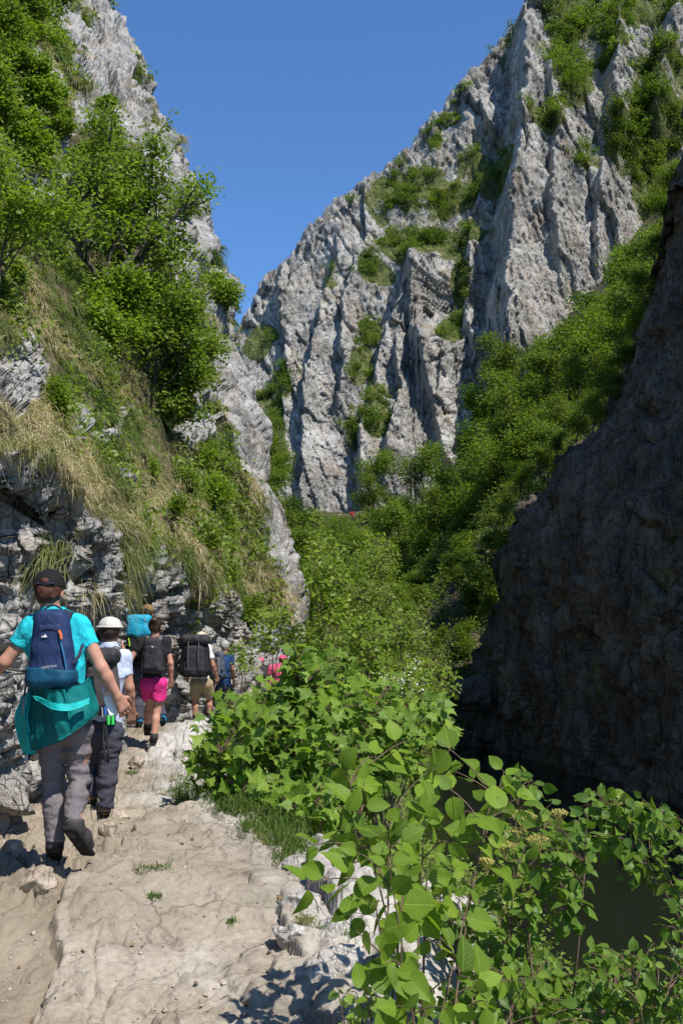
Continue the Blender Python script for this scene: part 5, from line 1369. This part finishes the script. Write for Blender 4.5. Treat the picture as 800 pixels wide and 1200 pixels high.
def backpack(label, J, s, c, size, colors, h=.009, pocket=None, lower=None, strapmat='web', tilt=0.0, lid=None, roll=0.0):
    """c: world centre of the pack; size: half width, half depth, half height"""
    R, Fw, U = J['R'], J['F'], J['U']; R0 = R
    c = np.asarray(c, float); U2 = nz(U + Fw * tilt + R * roll); F2 = nz(np.cross(U2, R)); F2 = F2 if F2 @ Fw > 0 else -F2; R2 = nz(np.cross(F2, U2)); Rm = np.stack([R2, F2, U2], 1)
    hw, hd_, hh = np.array(size) * s
    root = thing('backpack', label, 'backpack', tuple(c))
    B = np.array([1, 1, 1.0]) * (hh + .15)
    v = Vol(-B, B, h); v.box((0, 0, 0), (hw, hd_, hh), min(hw, hd_) * .95, Rm, taper=.19); v.rough(.006, 14, 3, 3); v.obj('main_compartment', CM[colors[0]], root)
    if pocket:
        v = Vol(-B, B, h); v.box(-F2 * hd_ * .75 - U2 * hh * .12, (hw * .70, hd_ * .45, hh * .66), hd_ * .38, Rm, taper=.12); v.rough(.005, 16, 6, 3); v.obj('front_pocket', CM[pocket], root)
    if lower:
        v = Vol(-B, B, h); v.box(-F2 * .004 - U2 * hh * .0, (hw * 1.03, hd_ * 1.32, hh * 1.02), min(hw, hd_) * .95, Rm, taper=.19); v.cut(-U2 * hh * .5, U2 + .12 * R2); v.rough(.004, 16, 9, 3); v.obj('bottom_panel', CM[lower], root)
    if lid:
        v = Vol(-B, B, h); v.box(U2 * hh * .80 - F2 * .02, (hw * 1.0, hd_ * 1.12, hh * .24), hd_ * .55, Rm); v.rough(.008, 12, 6, 3); v.obj('lid', CM[lid], root)
    # shoulder straps over the shoulders, grab loop and side straps
    for q, sh in ((-1, 'shL'), (1, 'shR')):
        S = J[sh] + J['base'] - c; N_ = J['neck'] + J['base'] - c
        top = U2 * hh * .72 + R2 * q * hw * .42 + F2 * hd_ * .6; over = S * .62 + N_ * .38 + U * .062 * s - Fw * .02 * s; front = S * .72 + N_ * .28 + Fw * .115 * s - U * .02 * s; arm = S * .8 + N_ * .2 + Fw * .09 * s - U * .2 * s
        side_ = J['waist'] + J['base'] - c + R * q * .15 * s
        pts = np.array([top, top * .4 + over * .6 - Fw * .012 * s, over, front, arm, side_, -U2 * hh * .75 + R2 * q * hw * .8 + F2 * hd_ * .4])
        cr = cr_weights(7, [6] * 6) @ pts
        t_ = nz(np.gradient(cr, axis=0)); cen = np.array([0, 0, .1]); out = nz(cr - (J['chest'] + J['base'] - c)); sd = nz(np.cross(t_, out)); wv = np.interp(np.arange(len(cr)), [0, 18, 26, len(cr)], [.03, .03, .014, .012])[:, None] * s
        th = out * .006 * s
        rows = np.stack([cr - sd * wv - th, cr + sd * wv - th, cr + sd * wv + th, cr - sd * wv + th], 1); k = len(cr)
        idx = np.arange(k * 4).reshape(k, 4); nx = np.roll(idx, -1, 1)
        link('strap', mk('strap', rows.reshape(-1, 3), [np.stack([idx[:-1], nx[:-1], nx[1:], idx[1:]], -1).reshape(-1, 4)]), CM[strapmat], root, smooth=False)
    lp = np.array([U2 * hh * .9 + R2 * x * .06 * s + F2 * hd_ * .3 + U2 * (.045 - .8 * abs(x) ** 2 * .045) * s for x in np.linspace(-1, 1, 7)])
    tube_obj('grab_loop', [(lp, .006)], CM[strapmat], root)
    return root, (R2, F2, U2, hw, hd_, hh)

def flat_patch(name, root, pts, mat, thick=.003):
    """small raised outline: pts in root space, convex"""
    pts = np.asarray(pts, float); n = nz(np.cross(pts[1] - pts[0], pts[2] - pts[0])); k = len(pts)
    if n[1] > 0: n = -n
    V = np.concatenate([pts, pts + n * thick]); F = [np.array([list(range(k))]), np.array([list(range(k, 2 * k))]), np.array([(i, (i + 1) % k, k + (i + 1) % k, k + i) for i in range(k)])]
    return link(name, mk(name, V, F), mat, root, smooth=False)

def ribbon(name, root, pts, width, mat, th=.003):
    return tube_obj(name, [(np.asarray(pts, float), width)], mat, root, 6)

# ---- the leading woman
p1 = {'head': (58, 694), 'neck': (62, 722), 'chest': (66, 762), 'waist': (72, 808), 'pelvis': (76, 842), 'shL': (37, 738), 'elL': (6, 776, -.03), 'wrL': (-30, 806, .12), 'haL': (-52, 812, .22), 'shR': (96, 735), 'elR': (119, 783, -.02), 'wrR': (138, 816, .03), 'haR': (149, 836, .08),
      'hipL': (62, 852), 'kneeL': (63, 922, .05), 'ankL': (65, 982, .0), 'toeL': (64, 998, .20), 'hipR': (91, 852), 'kneeR': (92, 915, .02), 'ankR': (88, 964, -.16), 'toeR': (104, 990, -.02)}
r1, J1 = person('woman in turquoise polo shirt and black cap, teal jacket round her waist', p1, 5.8, .985, SKIN, 'turq', 'grey', 'hair', ('cap', 'cap'), .50, None, .0075, collar=True, legw=.42, bulk=.84)
# jacket knotted round the hips: a draped sheet with thickness, and its bright lining
def drape(name, rows, th, mat, root, sub=9, amp=.010, seed=3):
    G = np.array([[W(a, b, 5.8 + d) for a, b, d in r] for r in rows]) - J1['base']
    P = loft(G, [sub] * (G.shape[0] - 1), [sub + 3] * (G.shape[1] - 1)); N_ = gnormals(P); N_ = np.where(N_[..., 1:2] > 0, -N_, N_)
    fold = np.stack([P[..., 0] * 14 + P[..., 2] * 3, P[..., 2] * 3.5, P[..., 1] * 4], -1)
    P = P + N_ * (amp * 1.6 * fbm(fold, 3, seed))[..., None]
    n, m = P.shape[:2]; A = P + N_ * th / 2; B = P - N_ * th / 2; idx = np.arange(n * m).reshape(n, m); k = n * m
    q = np.stack([idx[:-1, :-1], idx[1:, :-1], idx[1:, 1:], idx[:-1, 1:]], -1).reshape(-1, 4)
    bd = np.concatenate([idx[:, 0], idx[-1, 1:], idx[-2::-1, -1], idx[0, -2:0:-1]]); b2 = np.roll(bd, -1)
    return link(name, mk(name, np.concatenate([A.reshape(-1, 3), B.reshape(-1, 3)]), [q, q[:, ::-1] + k, np.stack([bd, b2, b2 + k, bd + k], -1)]), mat, root)
jk = drape('jacket', [[(37, 800, .02), (50, 806, -.12), (74, 806, -.20), (98, 800, -.12), (109, 792, .04)], [(29, 832, .0), (46, 832, -.15), (74, 832, -.22), (100, 822, -.15), (112, 812, .02)], [(27, 860, .0), (46, 860, -.17), (74, 852, -.23), (102, 838, -.17), (115, 828, .0)], [(33, 879, -.02), (48, 877, -.17), (74, 866, -.22), (100, 846, -.17), (114, 838, .0)]], .022, CM['teal'], r1)
drape('jacket_lining', [[(24, 818, -.03), (29, 812, -.06), (35, 812, -.08)], [(18, 838, -.03), (25, 838, -.07), (31, 838, -.10)], [(22, 862, -.03), (29, 866, -.08), (35, 870, -.12)], [(28, 884, -.03), (32, 884, -.06), (40, 884, -.10)]], .016, CM['lining'], jk, 7, .012, 9)
drape('jacket_lining', [[(40, 815, -.24), (60, 822, -.30), (82, 824, -.30), (104, 818, -.23)], [(44, 820, -.25), (62, 831, -.31), (82, 833, -.31), (104, 825, -.24)]], .014, CM['lining'], jk, 7, .006, 10)
drape('sleeve', [[(54, 806, -.20), (64, 808, -.25), (76, 808, -.26)], [(58, 836, -.21), (68, 842, -.27), (80, 838, -.26)], [(64, 862, -.21), (72, 866, -.25), (82, 858, -.24)]], .03, CM['teal'], jk, 7, .012, 12)
tube_obj('drawcord', [(np.array([W(32, 884, 5.74), W(31, 894, 5.73)]) - J1['base'], .004)], CM['logo'], jk)
bp, (R2, F2, U2, hw, hd_, hh) = backpack('small navy backpack with a petrol blue bottom panel on the turquoise shirt', J1, .985, W(61, 760, 5.8 - .175), (.120, .072, .224), ('navy',), .006, None, 'petrol', roll=-.04, tilt=.02)
def on_pack(px, py, d=-.27, root=bp): return W(px, py, 5.8 + d) - np.array(root.location)
dep = -.175 - .080
def pk(px, py, d=0): return W(px, py, 5.8 + dep + d) - np.array(bp.location)
fp = Vol(np.array([-.3] * 3), np.array([.3] * 3), .006); fp.box(pk(59, 762, .035), (.078, .03, .150), .028, np.stack([R2, F2, U2], 1), taper=.1); fp.rough(.004, 18, 3, 2); fp.obj('front_pocket', CM['navy'], bp)
lg = flat_patch('logo', bp, [pk(48, 747.5, .003), pk(50.2, 744.6, .003), pk(51.6, 746.4, .003), pk(53, 743, .003), pk(56.2, 746.6, .003), pk(53.4, 747.2, .003)], CM['logo'])
ribbon('zip', bp, [pk(69, 741, .012), pk(72, 755, .004), pk(76, 772, .004), pk(78, 786, .010)], .006, CM['zip'])
ribbon('zip_pull', bp, [pk(69.5, 739, .004), pk(71.5, 744, -.002), pk(72, 749, -.002)], .008, CM['orange'])
ribbon('zip', bp, [pk(44, 742, .02), pk(52, 737, .006), pk(62, 737, .006), pk(69, 740, .012)], .003, CM['web'])
ribbon('piping', bp, [pk(40, 780, .03), pk(45, 786, .01), pk(60, 789, 0.0), pk(75, 784, .012)], .004, CM['web'])
ribbon('side_strap', bp, [pk(36, 792, .06), pk(30, 806, .04), pk(28, 822, .02), pk(26, 838, .0)], .006, CM['web'])
ribbon('side_strap', bp, [pk(86, 778, .06), pk(93, 768, .09), pk(97, 756, .14)], .010, CM['web'])
tx = bpy.data.curves.new('wordmark', 'FONT'); tx.body = 'QUECHUA'; tx.size = .018; tx.align_x = 'CENTER'; tx.extrude = .0006
to = bpy.data.objects.new('tmp_text', tx); COL.objects.link(to); bpy.context.view_layer.update()
tm = bpy.data.meshes.new_from_object(to.evaluated_get(bpy.context.evaluated_depsgraph_get())); bpy.data.objects.remove(to)
wm = link('wordmark', tm, CM['logo'], bp, smooth=False); wm.location = pk(58, 782.5, -.018); wm.rotation_euler = (math.pi / 2 - .15, -.12, 0)
t = thing('phone', 'white phone in the right hand of the turquoise woman', 'phone', tuple(W(131, 826, 5.86)))
v = Vol((-.1, -.1, -.1), (.1, .1, .1), .004); v.box((0, 0, 0), (.034, .006, .06), .005, np.array(Matrix.Rotation(-.35, 3, 'Y') @ Matrix.Rotation(.5, 3, 'Z'))); v.obj('case', CM['phone'], t)

# ---- man in pale blue behind her
p2 = {'head': (129, 739), 'neck': (127, 760), 'chest': (124, 792), 'waist': (121, 828), 'pelvis': (119, 850), 'shL': (103, 772), 'elL': (96, 806, -.05), 'wrL': (98, 834, .12), 'haL': (100, 846, .2), 'shR': (146, 772), 'elR': (152, 806, -.03), 'wrR': (155, 832, .05), 'haR': (154, 848, .08),
      'hipL': (111, 858), 'kneeL': (108, 898, .12), 'ankL': (106, 932, .05), 'toeL': (104, 944, .24), 'hipR': (129, 858), 'kneeR': (127, 902, .0), 'ankR': (123, 943, -.02), 'toeR': (120, 952, .16)}
r2, J2 = person('man in a pale blue shirt and white sun hat half hidden behind the leading woman', p2, 8.1, 1.0, SKIN2, 'paleblue', 'slate', 'darkhair', ('hat', 'hat'), .62, None, .010, shoes='boot', sock='bluesock', collar=True)
bp2, fr2 = backpack('grey hiking backpack of the man in pale blue', J2, 1.0, W(118, 800, 8.1 - .19), (.145, .085, .25), ('gunmetal',), .010, 'gunmetal', None, 'greyweb', lid='char')
t = thing('trekking_poles', 'pair of folded trekking poles with a blue shaft and green tips on the grey backpack', 'trekking poles', tuple(W(126, 820, 7.82)))
o0 = np.array(t.location)
def q2_(a, b, d=0): return W(a, b, 7.82 + d) - o0
tube_obj('blue_shaft', [(np.array([q2_(121, 795), q2_(124, 838)]), .010)], CM['poleblue'], t)
tube_obj('silver_shaft', [(np.array([q2_(117, 790), q2_(120.5, 840)]), .008)], CM['polegrey'], t)
for a in (127.5, 132.5): tube_obj('green_tip', [(np.array([q2_(a - .5, 838), q2_(a, 849)]), .013)], CM['green'], t)
tube_obj('wrist_loop', [(np.array([q2_(122, 848), q2_(121, 870), q2_(124, 890), q2_(127, 895), q2_(127, 880), q2_(124, 850)]), .008)], CM['cork'], t)

# ---- girl in pink shorts
p4 = {'head': (182, 734.5), 'neck': (181, 748), 'chest': (180.5, 763), 'waist': (181, 783), 'pelvis': (181, 797), 'shL': (167, 753), 'elL': (153, 772, -.06), 'wrL': (146, 763, -.04), 'haL': (141, 755, .0), 'shR': (195, 753), 'elR': (200, 777, -.03), 'wrR': (200.5, 797, .05), 'haR': (200, 808, .1),
      'hipL': (174, 802), 'kneeL': (175, 827, .22), 'ankL': (173, 850, .32), 'toeL': (173, 857, .5), 'hipR': (188, 802), 'kneeR': (184, 833, .0), 'ankR': (181, 861, -.08), 'toeR': (179, 870, .1)}
r4, J4 = person('woman in bright pink shorts and black t-shirt with her hair in a bun', p4, 12.7, .96, SKIN, 'black', 'pink', 'darkhair', None, .55, .62, .011, bun=True, shoes='shoe')
bp4, fr4 = backpack('small charcoal backpack above the pink shorts', J4, .95, W(178.5, 768, 12.7 - .165), (.135, .075, .235), ('char',), .010, 'char', None, 'greyweb')
def k4(a, b, d=-.285): return W(a, b, 12.7 + d) - np.array(bp4.location)
flat_patch('logo', bp4, [k4(177, 759), k4(178.3, 756.6), k4(180.6, 759)], CM['logo'])
# ---- person with the turquoise pack in front of her
p3 = {'head': (173, 719), 'neck': (170, 731), 'chest': (168, 748), 'waist': (167, 770), 'pelvis': (167, 785), 'shL': (156, 736), 'elL': (151, 756, .1), 'wrL': (153, 770, .25), 'haL': (154, 777, .3), 'shR': (182, 736), 'elR': (187, 756, .1), 'wrR': (188, 772, .25), 'haR': (188, 780, .3),
      'hipL': (161, 790), 'kneeL': (162, 818, .1), 'ankL': (164, 842, .0), 'toeL': (163, 848, .2), 'hipR': (174, 790), 'kneeR': (182, 815, .25), 'ankR': (190, 838, .15), 'toeR': (192, 846, .3)}
r3, J3 = person('hiker in dark clothes and a brown cap hidden behind the woman in pink shorts', p3, 14.2, .98, SKIN, 'black', 'slate', 'darkhair', ('cap', 'brown'), .6, None, .013, sock='bluesock', shoes='bluesock')
bp3, fr3 = backpack('black hiking backpack under a turquoise rain cover next to the grey rock rib', J3, 1.0, W(163, 746, 14.0), (.165, .10, .29), ('blackpack',), .012, 'blackpack', None, 'greyweb', lid='cover')
v = Vol((-.4,) * 3, (.4,) * 3, .012); v.box((0, -.02, .13), (.172, .115, .15), .075, taper=.1); v.rough(.012, 9, 4, 3); v.obj('rain_cover', CM['cover'], bp3)
ribbon('cord', bp3, [(-.12, -.13, -.02), (-.10, -.13, -.10), (-.12, -.13, -.2), (-.08, -.13, -.24)], .012, CM['lime'])
# ---- man with the big black pack
p5 = {'head': (236, 747.5), 'neck': (235, 758), 'chest': (234, 769), 'waist': (234, 785), 'pelvis': (235, 797), 'shL': (224, 760), 'elL': (218, 778, .1), 'wrL': (219, 792, .2), 'haL': (219, 800, .25), 'shR': (244, 760), 'elR': (250, 780, -.02), 'wrR': (254, 793, .1), 'haR': (255, 802, .15),
      'hipL': (230, 802), 'kneeL': (229, 821, .05), 'ankL': (229, 843, .0), 'toeL': (228, 848, .2), 'hipR': (243, 802), 'kneeR': (246, 819, .12), 'ankR': (245, 840, .1), 'toeR': (246, 846, .3)}
r5, J5 = person('man in khaki shorts, white t-shirt and cream hat under a bulky black backpack', p5, 17.8, 1.0, SKIN2, 'white', 'khaki', 'darkhair', ('hat', 'khakihat'), .6, .85, .013, sock='blacksock', legw=1.35)
bp5, fr5 = backpack('bulky black hiking backpack of the man in khaki shorts', J5, 1.0, W(229, 769, 17.8 - .22), (.255, .14, .36), ('blackpack',), .014, 'char', None, 'greyweb', lid='char')
v = Vol((-.5,) * 3, (.5,) * 3, .014); v.box((.0, -.07, -.27), (.20, .12, .085), .06); v.rough(.012, 9, 4, 3); v.obj('bottom_pocket', CM['blackpack'], bp5)
for q in (-.10, .08): ribbon('compression_strap', bp5, [(q, -.16, .26), (q, -.215, .1), (q, -.2, -.1), (q, -.18, -.2)], .008, CM['greyweb'])
# ---- man in blue
p6 = {'head': (264, 757), 'neck': (262, 766.5), 'chest': (260, 777), 'waist': (261, 792), 'pelvis': (263, 803), 'shL': (252, 769), 'elL': (252, 784, .25), 'wrL': (258, 794, .38), 'haL': (262, 799, .42), 'shR': (270, 769), 'elR': (273, 785, .0), 'wrR': (274, 799, .08), 'haR': (275, 807, .12),
      'hipL': (259, 808), 'kneeL': (258, 829, .05), 'ankL': (256, 849, .0), 'toeL': (258, 855, .18), 'hipR': (268, 808), 'kneeR': (270, 828, .2), 'ankR': (266, 848, .15), 'toeR': (269, 854, .32)}
r6, J6 = person('grey-haired man in a blue t-shirt and slate trousers, beside the maple bush', p6, 20, 1.0, SKIN2, 'navyshirt', 'slate', 'greyhair', None, .6, None, .014, Fw=(.55, .83, 0))
bp6, fr6 = backpack('grey and blue backpack on the man in the blue t-shirt', J6, 1.0, W(256, 779, 19.85), (.14, .085, .27), ('slateblue',), .014, 'midgrey', None, 'greyweb')
# ---- two walkers whose pink hats show over the leaves, and two far ahead
def simple(label, x, top, Y, s, shirt, legs, hat, Fw=(.3, .95, 0), skin=SKIN, lean=0.0, grp=None):
    k = FP / Y * s
    def q(dx, dz, d=0): return (x + dx * k, top + (1.74 - dz) * k, d)
    tab = {'head': q(.10 * lean, 1.60, .1 * lean), 'neck': q(.06 * lean, 1.45, .06 * lean), 'chest': q(.03 * lean, 1.27), 'waist': q(0, 1.07), 'pelvis': q(0, .95), 'shL': q(-.18, 1.40), 'elL': q(-.24, 1.13), 'wrL': q(-.24, .90, .08), 'haL': q(-.23, .80, .12), 'shR': q(.18, 1.40), 'elR': q(.25, 1.13), 'wrR': q(.25, .90, .08), 'haR': q(.24, .80, .12),
           'hipL': q(-.09, .90), 'kneeL': q(-.10, .5, .05), 'ankL': q(-.10, .10), 'toeL': q(-.11, .03, .2), 'hipR': q(.09, .90), 'kneeR': q(.10, .5, .1), 'ankR': q(.10, .12, .05), 'toeR': q(.11, .05, .25)}
    return person(label, tab, Y, s, skin, shirt, legs, 'darkhair', hat, .6, None, .02 if Y < 50 else .03, Fw=Fw)
simple('walker in a wide pink hat and pink top seen over the maple leaves', 326, 766, 24, 1.0, 'pinkhat', 'slate', ('hat', 'pinkhat'), lean=1)
simple('walker in a pink cap just left of the other pink hat', 305, 770, 25, .97, 'char', 'slate', ('cap', 'pinkhat'))
simple('distant walker in a red jacket on the far end of the trail', 412, 597, 108, 1.0, 'red', 'slate', ('cap', 'cap'))
simple('distant walker in black with a white hat on the far end of the trail', 398, 602, 106, 1.0, 'black', 'slate', ('hat', 'hat'))
# ------------------------------------------------------------------ camera, sun and sky
cam = bpy.data.cameras.new('camera'); co = bpy.data.objects.new('camera', cam); COL.objects.link(co)
co.location = (0, 0, CAMZ); co.rotation_euler = (math.pi / 2 + PITCH, 0, 0)
cam.sensor_fit = 'VERTICAL'; cam.sensor_height = 36; cam.sensor_width = 24; cam.lens = 35; cam.clip_start = .05; cam.clip_end = 3000
sc.camera = co
SUN_EL, SUN_AZ = math.radians(56), math.radians(139)        # azimuth clockwise from +Y: behind the camera, to the right
sd = Vector((math.sin(SUN_AZ) * math.cos(SUN_EL), math.cos(SUN_AZ) * math.cos(SUN_EL), math.sin(SUN_EL)))
su = bpy.data.lights.new('sun', 'SUN'); su.energy = 5.0; su.angle = math.radians(.5); su.color = (1, .955, .88)
so = bpy.data.objects.new('sun', su); COL.objects.link(so); so.rotation_euler = sd.to_track_quat('Z', 'Y').to_euler(); so.location = sd * 50
w = bpy.data.worlds.new('World'); sc.world = w; w.use_nodes = True
nt = w.node_tree; bg = nt.nodes['Background']
sky = nt.nodes.new('ShaderNodeTexSky'); sky.sky_type = 'NISHITA'; sky.sun_disc = False
sky.sun_elevation = SUN_EL; sky.sun_rotation = SUN_AZ; sky.altitude = 1000; sky.air_density = 1.0; sky.dust_density = .2; sky.ozone_density = 7.0
tn = nt.nodes.new('ShaderNodeMix'); tn.data_type = 'RGBA'; tn.blend_type = 'MULTIPLY'; tn.inputs[0].default_value = 1; tn.inputs[7].default_value = (.98, 1.24, 1.42, 1)
nt.links.new(sky.outputs[0], tn.inputs[6]); nt.links.new(tn.outputs[2], bg.inputs[0]); bg.inputs[1].default_value = .115
vs = sc.view_settings; vs.view_transform = 'Standard'; vs.look = 'None'; vs.gamma = 1; vs.exposure = .3; vs.use_curve_mapping = False
sc.cycles.max_bounces = 6; sc.cycles.transparent_max_bounces = 4; sc.cycles.diffuse_bounces = 3
try:
    sc.cycles.use_denoising = True; sc.cycles.denoiser = 'OPENIMAGEDENOISE'
except Exception: pass
